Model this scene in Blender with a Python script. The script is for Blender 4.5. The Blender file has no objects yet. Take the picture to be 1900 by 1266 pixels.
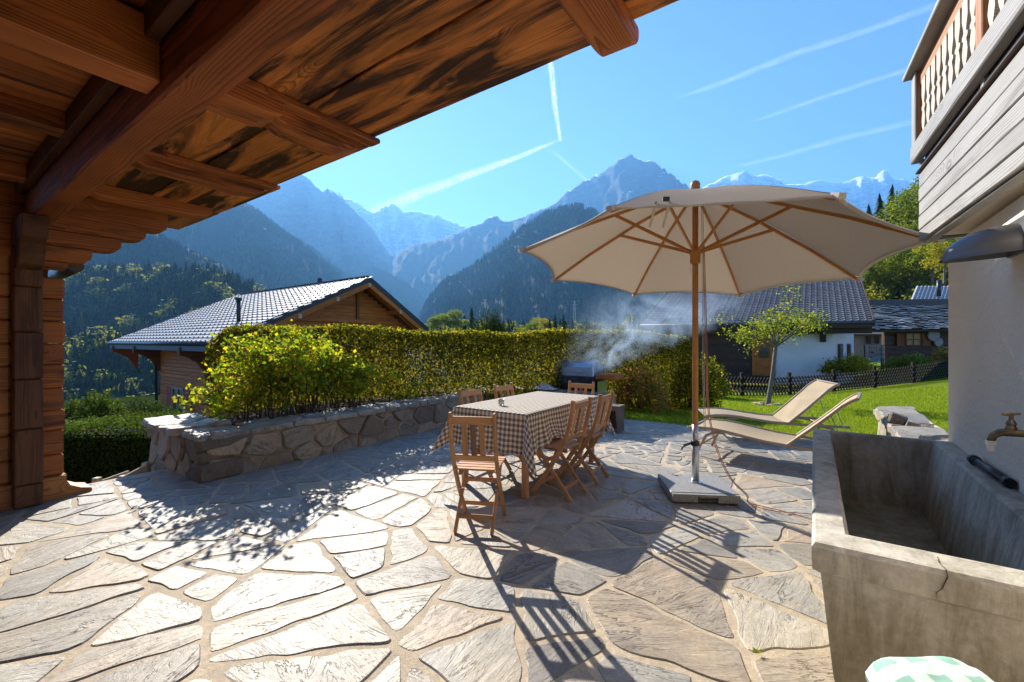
import bpy, bmesh, math, random
import numpy as np
from mathutils import Vector, Matrix, noise as mn
random.seed(7)
sc = bpy.context.scene
C = sc.collection
R = math.radians
pi = math.pi

# ------------------------------------------------------------------ camera, sky, sun, exposure
F = 800.0                                   # focal length in pixels of a 1900 px wide picture
EYE = 1.4
cam = bpy.data.objects.new('camera', bpy.data.cameras.new('camera')); C.objects.link(cam)
cam.location = (0, 0, EYE); cam.rotation_euler = (R(90), 0, 0)
cam.data.sensor_width = 36; cam.data.lens = 36*F/1900
cam.data.clip_start = 0.05; cam.data.clip_end = 90000
sc.camera = cam
SUN_EL, SUN_AZ = 30.5, -25.7                # azimuth from +Y towards +X
wd = bpy.data.worlds.new('World'); sc.world = wd; wd.use_nodes = True
nt = wd.node_tree; nt.nodes.clear()
sky = nt.nodes.new('ShaderNodeTexSky'); sky.sky_type = 'NISHITA'; sky.sun_disc = False
sky.sun_elevation = R(SUN_EL); sky.sun_rotation = R(SUN_AZ)
sky.altitude = 1100; sky.air_density = 1.0; sky.dust_density = 0.2; sky.ozone_density = 3.2
bg = nt.nodes.new('ShaderNodeBackground'); bg.inputs["Strength"].default_value = 0.054
wo = nt.nodes.new('ShaderNodeOutputWorld')
tint = nt.nodes.new('ShaderNodeMix'); tint.data_type = 'RGBA'; tint.blend_type = 'MULTIPLY'; tint.inputs[0].default_value = 1
tint.inputs[7].default_value = (.66, .71, .95, 1); nt.links.new(sky.outputs[0], tint.inputs[6]); nt.links.new(tint.outputs[2], bg.inputs[0]); nt.links.new(bg.outputs[0], wo.inputs[0])
sl = bpy.data.lights.new('sun', 'SUN'); sl.energy = 5.0; sl.angle = R(0.5); sl.color = (1, 0.93, 0.82)
so = bpy.data.objects.new('sun', sl); C.objects.link(so)
sd = Vector((math.sin(R(SUN_AZ))*math.cos(R(SUN_EL)), math.cos(R(SUN_AZ))*math.cos(R(SUN_EL)), math.sin(R(SUN_EL))))
so.rotation_euler = sd.to_track_quat('Z', 'Y').to_euler(); so.location = (0, 0, 30)
sc.view_settings.view_transform = 'Standard'; sc.view_settings.look = 'None'
sc.view_settings.exposure = 1.78; sc.view_settings.gamma = 1; sc.view_settings.use_curve_mapping = False
sc.render.engine = 'CYCLES'
cy = sc.cycles
cy.use_denoising = True; cy.max_bounces = 8; cy.diffuse_bounces = 5; cy.transmission_bounces = 4
cy.transparent_max_bounces = 12; cy.volume_bounces = 1; cy.glossy_bounces = 3
cy.volume_step_rate = 1.0; cy.volume_max_steps = 128
cy.sample_clamp_indirect = 8

# ------------------------------------------------------------------ frames and helpers
A = R(35.0)                                  # the terrace is laid out along u (35 deg right of the view) and v (across)
SA, CA = math.sin(A), math.cos(A)
ROT = Matrix.Rotation(-A, 4, 'Z')            # local x = v, local y = u
I4 = Matrix.Identity(4)
T = Matrix.Translation
FR = {}
def W(v, u, z=0): return Vector((u*SA+v*CA, u*CA-v*SA, z))
def VU(X, Y): return (X*CA-Y*SA, X*SA+Y*CA)
def PX(x, y, Y):                             # photograph pixel at depth Y -> world point
    return Vector(((x-950)/F*Y, Y, EYE+(633-y)/F*Y))
def PZ(x, y, z=0):                           # photograph pixel on the level z
    Y = F*(EYE-z)/(y-633); return Vector(((x-950)/F*Y, Y, z))
def link(o, parent, M, frame='vu'):
    C.objects.link(o)
    if parent is None: o.matrix_basis = (ROT @ M) if frame == 'vu' else M
    else:
        o.parent = parent; o.matrix_basis = FR[parent.name].inverted() @ M
    FR[o.name] = M
    return o
def tag(o, label=None, cat=None, group=None, kind=None):
    if label: o['label'] = label
    if cat: o['category'] = cat
    if group: o['group'] = group
    if kind: o['kind'] = kind
    return o
def thing(name, label, cat, base=(0, 0, 0), rz=0, frame='vu', group=None):
    o = bpy.data.objects.new(name, None); o.empty_display_size = .1
    link(o, None, T(Vector(base)) @ Matrix.Rotation(rz, 4, 'Z'), frame)
    return tag(o, label, cat, group)
def mk(name, verts, faces, m, parent=None, M=None, frame='vu', smooth=False, centre=True):
    me = bpy.data.meshes.new(name)
    verts = [Vector(p) for p in verts]
    if M is None:
        if centre and verts:
            c = sum(verts, Vector())/len(verts)
            verts = [p-c for p in verts]; M = T(c)
        else: M = I4
    me.from_pydata([tuple(p) for p in verts], [], faces); me.update()
    if m: me.materials.append(m)
    if smooth: me.shade_smooth()
    return link(bpy.data.objects.new(name, me), parent, M, frame)
def np_mesh(name, V, Fq, m, smooth=False):
    """mesh from numpy verts (n,3) and faces (k,3) or (k,4)"""
    me = bpy.data.meshes.new(name); n = Fq.shape[1]
    me.vertices.add(len(V)); me.vertices.foreach_set('co', np.asarray(V, np.float32).ravel())
    me.loops.add(Fq.size); me.loops.foreach_set('vertex_index', Fq.astype(np.int32).ravel())
    me.polygons.add(len(Fq)); me.polygons.foreach_set('loop_start', np.arange(0, Fq.size, n, dtype=np.int32))
    me.polygons.foreach_set('loop_total', np.full(len(Fq), n, np.int32))
    me.update(calc_edges=True)
    if m: me.materials.append(m)
    if smooth: me.shade_smooth()
    return me
def put(name, me, parent=None, M=I4, frame='w'):
    return link(bpy.data.objects.new(name, me), parent, M, frame)
BOX_F = [(0, 1, 3, 2), (4, 6, 7, 5), (0, 4, 5, 1), (2, 3, 7, 6), (0, 2, 6, 4), (1, 5, 7, 3)]
def box_vf(x0, x1, y0, y1, z0, z1):
    return [(x, y, z) for x in (x0, x1) for y in (y0, y1) for z in (z0, z1)], BOX_F
_cache = {}
def box_mesh(l, w, h, bev, m, wob=0):
    k = (round(l, 3), round(w, 3), round(h, 3), round(bev, 4), m.name, wob)
    if k in _cache: return _cache[k]
    bm = bmesh.new(); v, f = box_vf(-l/2, l/2, -w/2, w/2, -h/2, h/2)
    vs = [bm.verts.new(p) for p in v]
    for q in f: bm.faces.new([vs[i] for i in q])
    if wob:
        bmesh.ops.subdivide_edges(bm, edges=[e for e in bm.edges if abs((e.verts[0].co-e.verts[1].co).x) > l*.9], cuts=max(2, min(12, int(l/.25))))
        for p in bm.verts:
            n = mn.noise_vector(Vector((p.co.x*2.3+l*7, p.co.y*3, p.co.z*3+w*31)))*wob
            p.co += Vector((0, n.y, n.z))
    bmesh.ops.recalc_face_normals(bm, faces=bm.faces)
    if bev:
        es = [e for e in bm.edges if e.calc_face_angle(0) > 1.0]
        bmesh.ops.bevel(bm, geom=es, offset=bev, segments=1, affect='EDGES')
    me = bpy.data.meshes.new('piece'); bm.to_mesh(me); bm.free(); me.materials.append(m)
    _cache[k] = me; return me
def frame_m(p0, p1, up=(0, 0, 1)):
    p0, p1 = Vector(p0), Vector(p1); x = (p1-p0).normalized(); up = Vector(up)
    if abs(x.dot(up)) > .99: up = Vector((0, 1, 0))
    y = up.cross(x).normalized(); z = x.cross(y)
    M = Matrix((x, y, z)).transposed().to_4x4(); M.translation = (p0+p1)/2
    return M
def stick(name, p0, p1, w, h, m, parent=None, up=(0, 0, 1), bev=.004, wob=0, frame='vu'):
    """a board from p0 to p1: w across, h along up; its own x axis runs along the grain"""
    l = (Vector(p1)-Vector(p0)).length
    return link(bpy.data.objects.new(name, box_mesh(l, w, h, min(bev, w*.3, h*.3), m, wob)), parent, frame_m(p0, p1, up), frame)
def prism(name, pts, th, m, parent, M, bev=0, frame='vu', smooth=False):
    """outline pts in the local xy plane, thickness th centred along local z"""
    bm = bmesh.new()
    a = [bm.verts.new((x, y, -th/2)) for x, y in pts]; b = [bm.verts.new((x, y, th/2)) for x, y in pts]
    n = len(pts); bm.faces.new(a[::-1]); bm.faces.new(b)
    for i in range(n): bm.faces.new((a[i], a[(i+1) % n], b[(i+1) % n], b[i]))
    bmesh.ops.recalc_face_normals(bm, faces=bm.faces)
    if bev:
        es = [e for e in bm.edges if e.calc_face_angle(0) > .9]
        bmesh.ops.bevel(bm, geom=es, offset=bev, segments=1, affect='EDGES')
    me = bpy.data.meshes.new(name); bm.to_mesh(me); bm.free(); me.materials.append(m)
    return link(bpy.data.objects.new(name, me), parent, M, frame)
def tube_vf(path, rad, n=8, caps=True):
    path = [Vector(p) for p in path]
    if not isinstance(rad, (list, tuple)): rad = [rad]*len(path)
    V, Fc = [], []; prev = None
    for i, p in enumerate(path):
        d = (path[min(i+1, len(path)-1)]-path[max(i-1, 0)]).normalized()
        if prev is None:
            a = Vector((0, 0, 1)) if abs(d.z) < .9 else Vector((1, 0, 0)); x = d.cross(a).normalized()
        else: x = (prev-d*prev.dot(d)).normalized()
        prev = x; y = d.cross(x)
        for k in range(n):
            t = 2*pi*k/n; V.append(p+(x*math.cos(t)+y*math.sin(t))*rad[i])
    for i in range(len(path)-1):
        for k in range(n):
            a, b = i*n+k, i*n+(k+1) % n; Fc.append((a, a+n, b+n, b))
    if caps: Fc += [tuple(range(n)), tuple(range(len(V)-1, len(V)-n-1, -1))]
    return V, Fc
def tube(name, path, rad, m, parent=None, n=8, frame='vu', smooth=True):
    V, Fc = tube_vf(path, rad, n); o = mk(name, V, Fc, m, parent, frame=frame)
    if smooth:
        for p in o.data.polygons: p.use_smooth = len(p.vertices) == 4
    return o
def lathe_vf(prof, n=16, c=(0, 0, 0)):
    V, Fc = [], []; c = Vector(c)
    for r, z in prof:
        for k in range(n): V.append(c+Vector((r*math.cos(2*pi*k/n), r*math.sin(2*pi*k/n), z)))
    for i in range(len(prof)-1):
        for k in range(n):
            a, b = i*n+k, i*n+(k+1) % n; Fc.append((a, b, b+n, a+n))
    Fc += [tuple(range(n-1, -1, -1)), tuple(range(len(V)-n, len(V)))]
    return V, Fc
class MB:
    def __init__(s): s.v, s.f = [], []
    def add(s, vf, M=None):
        o = len(s.v); s.v += [(M @ Vector(p)) if M is not None else Vector(p) for p in vf[0]]
        s.f += [tuple(i+o for i in q) for q in vf[1]]; return s
    def box(s, *a, M=None): return s.add(box_vf(*a), M)
    def bar(s, p0, p1, w, h, up=(0, 0, 1)):
        l = (Vector(p1)-Vector(p0)).length; return s.add(box_vf(-l/2, l/2, -w/2, w/2, -h/2, h/2), frame_m(p0, p1, up))
    def tube(s, path, r, n=6): return s.add(tube_vf(path, r, n))
    def build(s, name, m, parent=None, frame='vu', smooth=False): return mk(name, s.v, s.f, m, parent, frame=frame, smooth=smooth)
def dup(root):
    """copy a thing with its parts and sub-parts (mesh data shared)"""
    def go(o, par):
        c = o.copy(); C.objects.link(c); c.parent = par
        for ch in kids.get(o.name, []): go(ch, c)
        return c
    kids = {}
    for o in list(C.objects):
        if o.parent: kids.setdefault(o.parent.name, []).append(o)
    return go(root, None)

# ------------------------------------------------------------------ materials
def N(t, typ, ins=None, **props):
    n = t.nodes.new('ShaderNode'+typ)
    for k, v in props.items(): setattr(n, k, v)
    for k, v in (ins or {}).items():
        s = n.inputs[k]
        if isinstance(v, bpy.types.NodeSocket): t.links.new(v, s)
        else:
            if s.type == 'RGBA' and len(v) == 3: v = (*v, 1)
            s.default_value = v
    return n
def ramp(t, fac, stops, interp='LINEAR'):
    n = t.nodes.new('ShaderNodeValToRGB'); t.links.new(fac, n.inputs[0]); cr = n.color_ramp; cr.interpolation = interp
    while len(cr.elements) < len(stops): cr.elements.new(.5)
    for e, (p, c) in zip(cr.elements, stops):
        e.position = p; e.color = (*c, 1) if len(c) == 3 else c
    return n.outputs[0]
def g(x): return (x, x, x)
def mixc(t, f, a, b, mode='MIX'):
    n = t.nodes.new('ShaderNodeMix'); n.data_type = 'RGBA'; n.blend_type = mode
    for s, v in ((n.inputs[0], f), (n.inputs[6], a), (n.inputs[7], b)):
        if isinstance(v, bpy.types.NodeSocket): t.links.new(v, s)
        elif s.type == 'RGBA': s.default_value = (*v, 1)
        else: s.default_value = v
    return n.outputs[2]
def math_(t, op, a, b=0.0, c=0.0):
    n = t.nodes.new('ShaderNodeMath'); n.operation = op
    for i, v in enumerate((a, b, c)):
        if isinstance(v, bpy.types.NodeSocket): t.links.new(v, n.inputs[i])
        else: n.inputs[i].default_value = v
    return n.outputs[0]
def new(name, rough=.7, spec=.5):
    m = bpy.data.materials.new(name); m.use_nodes = True; t = m.node_tree
    b = t.nodes['Principled BSDF']; b.inputs['Roughness'].default_value = rough
    b.inputs['Specular IOR Level'].default_value = spec
    return m, t, b
def coords(t, scale=(1, 1, 1), rnd=True, kind='Object', rot=None):
    tc = N(t, 'TexCoord'); src = tc.outputs[kind]
    if rnd:
        oi = N(t, 'ObjectInfo')
        off = N(t, 'CombineXYZ', {0: math_(t, 'MULTIPLY', oi.outputs['Random'], 37.), 1: math_(t, 'MULTIPLY', oi.outputs['Random'], 91.), 2: math_(t, 'MULTIPLY', oi.outputs['Random'], 53.)})
        if rot:
            vr = N(t, 'VectorRotate', {'Vector': src, 'Angle': math_(t, 'MULTIPLY', oi.outputs['Random'], rot)}, rotation_type='Z_AXIS'); src = vr.outputs[0]
        src = N(t, 'VectorMath', {0: src, 1: off.outputs[0]}, operation='ADD').outputs[0]
    return N(t, 'Mapping', {'Vector': src, 'Scale': scale}).outputs[0]
def noise(t, vec, scale, detail=4, rough=.55, dist=0):
    return N(t, 'TexNoise', {'Vector': vec, 'Scale': scale, 'Detail': detail, 'Roughness': rough, 'Distortion': dist}).outputs[0]
def bump(t, b, h, strength=.4, dist=.01, prev=None):
    ins = {'Height': h, 'Strength': strength, 'Distance': dist}
    if prev: ins['Normal'] = prev
    n = N(t, 'Bump', ins); t.links.new(n.outputs[0], b.inputs['Normal']); return n.outputs[0]
def objrand(t, lo, hi):
    return N(t, 'MapRange', {0: N(t, 'ObjectInfo').outputs['Random'], 3: lo, 4: hi}).outputs[0]
def wood(name, lo, hi, stain=.6, stain_col=(.02, .008, .004), stain_at=.5, rough=.6, grain=1.0, knots=True, vary=.25, bumps=.5, ring=.010):
    """sawn timber, length along local x: growth rings cut by the face, knots, dark weather stains"""
    m, t, b = new(name, rough, .35)
    tc = N(t, 'TexCoord').outputs['Object']; rd = N(t, 'ObjectInfo').outputs['Random']
    p = N(t, 'SeparateXYZ', {0: tc}); v2 = coords(t, (.34, 3.0, 3.0)); vl = coords(t, (.8*grain, 3.2*grain, 3.2*grain)); v3 = coords(t, (1.6*grain, 60*grain, 60*grain))
    yy = math_(t, 'ADD', p.outputs[1], math_(t, 'MULTIPLY', math_(t, 'SUBTRACT', rd, .5), .22)); zz = math_(t, 'ADD', p.outputs[2], .045)
    r = math_(t, 'SQRT', math_(t, 'ADD', math_(t, 'MULTIPLY', yy, yy), math_(t, 'MULTIPLY', zz, zz)))
    r = math_(t, 'ADD', r, math_(t, 'MULTIPLY', noise(t, vl, .8, 3, .5), .07/grain))
    k = None
    if knots:
        vo = N(t, 'TexVoronoi', {'Vector': coords(t, (1.3, 4.2, 4.2)), 'Scale': .95}).outputs['Distance']
        k = ramp(t, vo, [(.04, g(1)), (.10, g(0))]); kk = ramp(t, vo, [(.02, g(1)), (.32, g(0))], 'EASE')
        r = math_(t, 'ADD', r, math_(t, 'MULTIPLY', kk, .05))
    fr = math_(t, 'FRACT', math_(t, 'DIVIDE', r, ring/grain))
    n1 = noise(t, vl, 1.7, 5, .6, .4); n3 = noise(t, v3, 1.5, 4, .7)
    line = ramp(t, fr, [(0, g(1)), (.5, g(.75)), (.86, g(.12)), (.97, g(.1)), (1, g(1))])
    gr = math_(t, 'ADD', math_(t, 'MULTIPLY', line, .34), math_(t, 'ADD', math_(t, 'MULTIPLY', n1, .62), math_(t, 'MULTIPLY', n3, .26)))
    mid = tuple(a*.5+c*.5 for a, c in zip(lo, hi))
    col = ramp(t, gr, [(.32, lo), (.58, mid), (.86, hi)])
    st = noise(t, v2, 1.9, 6, .64, .9)
    f = ramp(t, st, [(stain_at, g(0)), (min(1, stain_at+.12), g(1))])
    col = mixc(t, math_(t, 'MULTIPLY', f, stain), col, stain_col)
    if knots: col = mixc(t, math_(t, 'MULTIPLY', k, .8), col, stain_col)
    col = mixc(t, 1.0, col, N(t, 'CombineXYZ', {0: objrand(t, 1-vary, 1+vary), 1: objrand(t, 1-vary, 1+vary), 2: objrand(t, 1-vary, 1+vary)}).outputs[0], 'MULTIPLY')
    t.links.new(col, b.inputs['Base Color'])
    bump(t, b, gr, bumps, .004)
    return m
def flat(name, col, rough=.7, spec=.4, metal=0, var=.15, ns=8, bs=.15, bd=.003):
    m, t, b = new(name, rough, spec); v = coords(t)
    n = noise(t, v, ns, 6, .6)
    c = ramp(t, n, [(.3, tuple(x*(1-var) for x in col)), (.7, tuple(min(1, x*(1+var)) for x in col))])
    t.links.new(c, b.inputs['Base Color']); b.inputs['Metallic'].default_value = metal
    if bs: bump(t, b, noise(t, v, ns*6, 4), bs, bd)
    return m
def leafm(name, cols, trans=.5, rough=.5):
    m, t, b = new(name, .75, .12)
    ri = N(t, 'NewGeometry').outputs['Random Per Island']
    c = ramp(t, ri, [(i/(len(cols)-1)*.98, k) for i, k in enumerate(cols)])
    c = mixc(t, .5, c, ramp(t, noise(t, coords(t, rnd=False), 1.6, 2), [(.35, g(.55)), (.65, g(1.25))]), 'MULTIPLY')
    t.links.new(c, b.inputs['Base Color'])
    tr = N(t, 'BsdfTranslucent', {'Color': mixc(t, 1., c, (1.5, 1.6, .7), 'MULTIPLY')})
    mx = N(t, 'MixShader', {0: trans, 1: b.outputs[0], 2: tr.outputs[0]})
    t.links.new(mx.outputs[0], t.nodes['Material Output'].inputs[0])
    return m

def stone_mat(name, stops, crack=.5, scale=1.0, rough=.62, bs=.9, spec=.45, bd=.012, island=False):
    """cleft slate or gneiss: layered veins running one way, turned per stone, with fine cracks"""
    m, t, b = new(name, rough, spec)
    vs = coords(t, (2.2*scale, 7*scale, 6*scale), rot=6.28); vn = coords(t, (1*scale,)*3, rot=6.28)
    oi = N(t, 'NewGeometry').outputs['Random Per Island'] if island else N(t, 'ObjectInfo').outputs['Random']
    base = ramp(t, math_(t, 'FRACT', math_(t, 'MULTIPLY', oi, 13.7)), stops)
    n1 = noise(t, vs, 1.4, 8, .62, 1.2); n2 = noise(t, vn, 5, 8, .6, .3); n3 = noise(t, vn, 60, 3, .6)
    oj = math_(t, 'FRACT', math_(t, 'MULTIPLY', oi, 41.3))
    c = mixc(t, N(t, 'MapRange', {0: oj, 3: .25, 4: 1.}).outputs[0], base, ramp(t, n1, [(.3, g(.66)), (.52, g(1.0)), (.72, g(1.22))]), 'MULTIPLY')
    c = mixc(t, .55, c, ramp(t, noise(t, vn, 1.7, 3, .5), [(.35, (1.12, 1.0, .84)), (.52, g(1)), (.68, (.82, .86, .90))]), 'MULTIPLY')
    c = mixc(t, .8, c, ramp(t, n2, [(.3, (.78, .77, .76)), (.5, g(1)), (.7, (1.12, 1.08, 1.0))]), 'MULTIPLY')
    c = mixc(t, .5, c, ramp(t, n3, [(.35, g(.75)), (.6, g(1.15))]), 'MULTIPLY')
    # long thin cracks where a stretched noise crosses its middle
    cr = noise(t, coords(t, (1.2*scale, 5.5*scale, 4*scale), rot=6.28), 1.15, 5, .7, 1.0)
    lin = math_(t, 'ABSOLUTE', math_(t, 'SUBTRACT', cr, .5))
    gate = ramp(t, noise(t, vn, 2.1, 3, .5), [(.47, g(0)), (.56, g(1))])
    line = math_(t, 'MULTIPLY', ramp(t, lin, [(.002, g(1)), (.010, g(0))]), gate)
    c = mixc(t, math_(t, 'MULTIPLY', line, crack), c, (.05, .045, .04))
    t.links.new(c, b.inputs['Base Color'])
    step = ramp(t, cr, [(.36, g(0)), (.40, g(.35)), (.495, g(.35)), (.505, g(.7)), (.6, g(.7)), (.63, g(1))])
    h = math_(t, 'ADD', math_(t, 'MULTIPLY', n1, .8), math_(t, 'ADD', math_(t, 'MULTIPLY', n2, .5), math_(t, 'MULTIPLY', n3, .06)))
    h = math_(t, 'ADD', h, math_(t, 'MULTIPLY', step, .5))
    h = math_(t, 'SUBTRACT', h, math_(t, 'MULTIPLY', line, .4))
    bump(t, b, h, bs, bd)
    return m

M_WOODC = wood('ceiling_wood', (.13, .025, .004), (.84, .30, .06), stain=.95, stain_at=.44, vary=.14, bumps=.5, ring=.009)
M_BEAM = wood('beam_wood', (.07, .016, .005), (.40, .11, .022), stain=.75, stain_at=.52, vary=.1, ring=.010)
M_JOIST = wood('joist_wood', (.09, .022, .006), (.50, .155, .033), stain=.8, stain_at=.52, vary=.22)
M_DARKW = wood('dark_old_wood', (.045, .016, .007), (.16, .06, .02), stain=.6, stain_at=.5, vary=.25)
M_LOG = wood('log_wood', (.22, .07, .016), (.58, .25, .07), stain=.4, stain_at=.6, vary=.15)
M_GREYW = wood('weathered_wood', (.12, .117, .11), (.36, .35, .33), stain=.45, stain_col=(.07, .06, .055), stain_at=.56, vary=.1, bumps=.7, ring=.008)
M_BALUST = wood('baluster_wood', (.30, .23, .16), (.60, .52, .42), stain=.25, stain_col=(.25, .12, .05), stain_at=.6, vary=.12)
M_RAIL = wood('rail_wood', (.22, .08, .03), (.45, .2, .08), stain=.3, vary=.1)
M_TEAK = wood('teak', (.22, .09, .032), (.56, .30, .135), stain=.35, stain_col=(.10, .055, .03), stain_at=.55, grain=2.2, knots=False, vary=.15, bumps=.3)
M_TEAKD = wood('teak_dark', (.10, .05, .03), (.22, .12, .075), stain=.3, grain=2.2, knots=False, vary=.15, bumps=.3)
M_UMBW = wood('parasol_wood', (.36, .13, .03), (.60, .27, .07), stain=.1, grain=2.5, knots=False, vary=.06, rough=.4, bumps=.15)
M_CHALET = wood('chalet_wood', (.30, .075, .012), (.66, .21, .035), stain=.25, vary=.15, bumps=.4)
M_CHALETD = wood('chalet_dark_wood', (.12, .035, .010), (.28, .09, .022), stain=.3, vary=.15)
M_HOUSED = wood('house_dark_wood', (.03, .018, .012), (.085, .05, .032), stain=.2, vary=.15)
M_FENCE = wood('fence_wood', (.012, .010, .008), (.035, .028, .022), stain=.2, vary=.2, rough=.95)
M_GATE = wood('gate_wood', (.3, .25, .18), (.5, .44, .33), stain=.2, vary=.1)
M_PAVE = stone_mat('paving_stone', [(0, (.20, .185, .165)), (.2, (.34, .31, .26)), (.4, (.44, .41, .35)), (.5, (.25, .23, .20)), (.65, (.40, .33, .25)), (.8, (.30, .285, .255)), (1, (.47, .435, .37))], spec=.42, rough=.55, crack=.8, bs=.8)
M_WSTONE = stone_mat('wall_stone', [(0, (.18, .14, .10)), (.2, (.44, .33, .20)), (.4, (.26, .21, .15)), (.6, (.52, .38, .22)), (.8, (.32, .26, .18)), (1, (.40, .33, .24))], crack=.4, scale=1.8, bs=1.0, rough=.75, spec=.3)
M_CAP = stone_mat('cap_stone', [(0, (.30, .26, .20)), (.5, (.40, .35, .27)), (1, (.26, .235, .19))], crack=.6, scale=1.5, rough=.6)
def mortar(name, col):
    m, t, b = new(name, .85, .2); v = coords(t, rnd=False)
    n = noise(t, v, 2.2, 6, .6); n2 = noise(t, v, 130, 3, .7); n3 = noise(t, v, 16, 4, .6)
    c = mixc(t, 1., ramp(t, n, [(.3, tuple(x*.78 for x in col)), (.7, tuple(x*1.12 for x in col))]), ramp(t, n2, [(.3, g(.72)), (.7, g(1.2))]), 'MULTIPLY')
    c = mixc(t, .7, c, ramp(t, n3, [(.35, g(.8)), (.65, g(1.1))]), 'MULTIPLY')
    t.links.new(c, b.inputs['Base Color'])
    bump(t, b, math_(t, 'ADD', n3, math_(t, 'MULTIPLY', n2, .3)), .7, .006); return m
M_MORTAR = mortar('mortar', (.50, .415, .305)); M_WMORT = mortar('wall_mortar', (.40, .32, .21))
# ------------------------------------------------------------------ cut stone helpers
def clip(poly, nx, ny, c):
    out = []
    for i in range(len(poly)):
        a, b = poly[i], poly[(i+1) % len(poly)]
        da, db = a[0]*nx+a[1]*ny-c, b[0]*nx+b[1]*ny-c
        if da <= 0: out.append(a)
        if (da < 0 < db) or (db < 0 < da):
            t = da/(da-db); out.append((a[0]+(b[0]-a[0])*t, a[1]+(b[1]-a[1])*t))
    return out
def darts(rng, inside, x0, x1, y0, y1, rmin, rmax, tries, sx=1.0):
    pts = []
    for k in range(tries):
        f = k/tries; r = rmax-(rmax-rmin)*f**.6*rng.uniform(.55, 1)
        x, y = rng.uniform(x0, x1), rng.uniform(y0, y1)
        if not inside(x, y): continue
        if all(((x-a)/sx)**2+(y-b)**2 > ((r+q)*.86)**2 for a, b, q in pts): pts.append((x, y, r))
    return pts
def cells(pts, rect, gap, sx=1.0):
    out = []
    for i, (x, y, r) in enumerate(pts):
        p = list(rect)
        for j, (a, b, q) in enumerate(pts):
            if j == i or (a-x)**2+(b-y)**2 > 4: continue
            nx, ny = (a-x)/sx/sx, b-y; L = math.hypot(nx, ny)
            c = (nx*(a+x)+ny*(b+y))/2+(r*r-q*q)/2*.8
            p = clip(p, nx/L, ny/L, c/L-gap/2)
            if len(p) < 3: break
        if len(p) >= 3: out.append((p, (x, y)))
    return out
def area(p): return abs(sum(p[i][0]*p[(i+1) % len(p)][1]-p[(i+1) % len(p)][0]*p[i][1] for i in range(len(p))))/2
def roughen(rng, p, seg=.14, jit=.012, chaik=1):
    w = []
    for i in range(len(p)):
        a, b = p[i-1], p[i]; c = p[(i+1) % len(p)]; f = rng.uniform(.03, .12)
        w += [(b[0]+(a[0]-b[0])*f, b[1]+(a[1]-b[1])*f), (b[0]+(c[0]-b[0])*f, b[1]+(c[1]-b[1])*f)]
    p = w; q = []
    for i in range(len(p)):
        a, b = p[i], p[(i+1) % len(p)]; L = math.dist(a, b)
        if L < .012: continue
        n = max(1, int(L/seg)); q.append(a)
        for k in range(1, n):
            t = k/n; q.append((a[0]+(b[0]-a[0])*t+rng.uniform(-jit, jit), a[1]+(b[1]-a[1])*t+rng.uniform(-jit, jit)))
    for _ in range(chaik):
        w = []
        for i in range(len(q)):
            a, b = q[i], q[(i+1) % len(q)]
            w += [(a[0]*.8+b[0]*.2, a[1]*.8+b[1]*.2), (a[0]*.2+b[0]*.8, a[1]*.2+b[1]*.8)]
        q = w
    return q
def stone_vf(rng, p, low, top, bev=.012, tilt=.004):
    n = len(p); cx, cy = sum(a for a, _ in p)/n, sum(b for _, b in p)/n
    rad = max(.03, math.sqrt(area(p)/pi)); k = max(.5, 1-bev/rad)
    tx, ty = rng.uniform(-tilt, tilt)/rad, rng.uniform(-tilt, tilt)/rad
    V = [(x, y, low) for x, y in p]
    V += [(x, y, top-bev*.8+rng.uniform(-.002, .002)) for x, y in p]
    V += [(cx+(x-cx)*k+rng.uniform(-.2, .2)*bev, cy+(y-cy)*k+rng.uniform(-.2, .2)*bev, top+tx*(x-cx)+ty*(y-cy)) for x, y in p]
    Fc = []
    for r in (0, n):
        for i in range(n): Fc.append((r+i, r+(i+1) % n, r+n+(i+1) % n, r+n+i))
    Fc.append(tuple(range(2*n, 3*n)))
    return V, Fc
def inset(p, d):
    q = ccw(p); out = q
    for i in range(len(q)):
        (ax, ay), (bx, by) = q[i], q[(i+1) % len(q)]; L = math.hypot(bx-ax, by-ay)
        if L < 1e-6: continue
        nx, ny = (by-ay)/L, -(bx-ax)/L; out = clip(out, nx, ny, nx*ax+ny*ay-d)
        if len(out) < 3: return []
    return out
def split_cells(rng, polys, lo, hi):
    out = []
    def go(p, lim):
        A_ = area(p)
        if A_ < lim: out.append(p); return
        n = len(p); cx, cy = sum(a for a, _ in p)/n, sum(b for _, b in p)/n
        sxx = sum((a-cx)**2 for a, _ in p); syy = sum((b-cy)**2 for _, b in p); sxy = sum((a-cx)*(b-cy) for a, b in p)
        th = .5*math.atan2(2*sxy, sxx-syy)+rng.gauss(0, .30); nx, ny = math.cos(th), math.sin(th)
        r = math.sqrt(A_)*.16; c = nx*(cx+rng.uniform(-r, r))+ny*(cy+rng.uniform(-r, r))
        l = lim*rng.uniform(.75, 1.2); go(clip(p, nx, ny, c), l); go(clip(p, -nx, -ny, -c), l)
    for p in polys: go(p, rng.uniform(lo, hi))
    return out
def ccw(p):
    s = sum(p[i][0]*p[(i+1) % len(p)][1]-p[(i+1) % len(p)][0]*p[i][1] for i in range(len(p)))
    return p if s > 0 else p[::-1]
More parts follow.
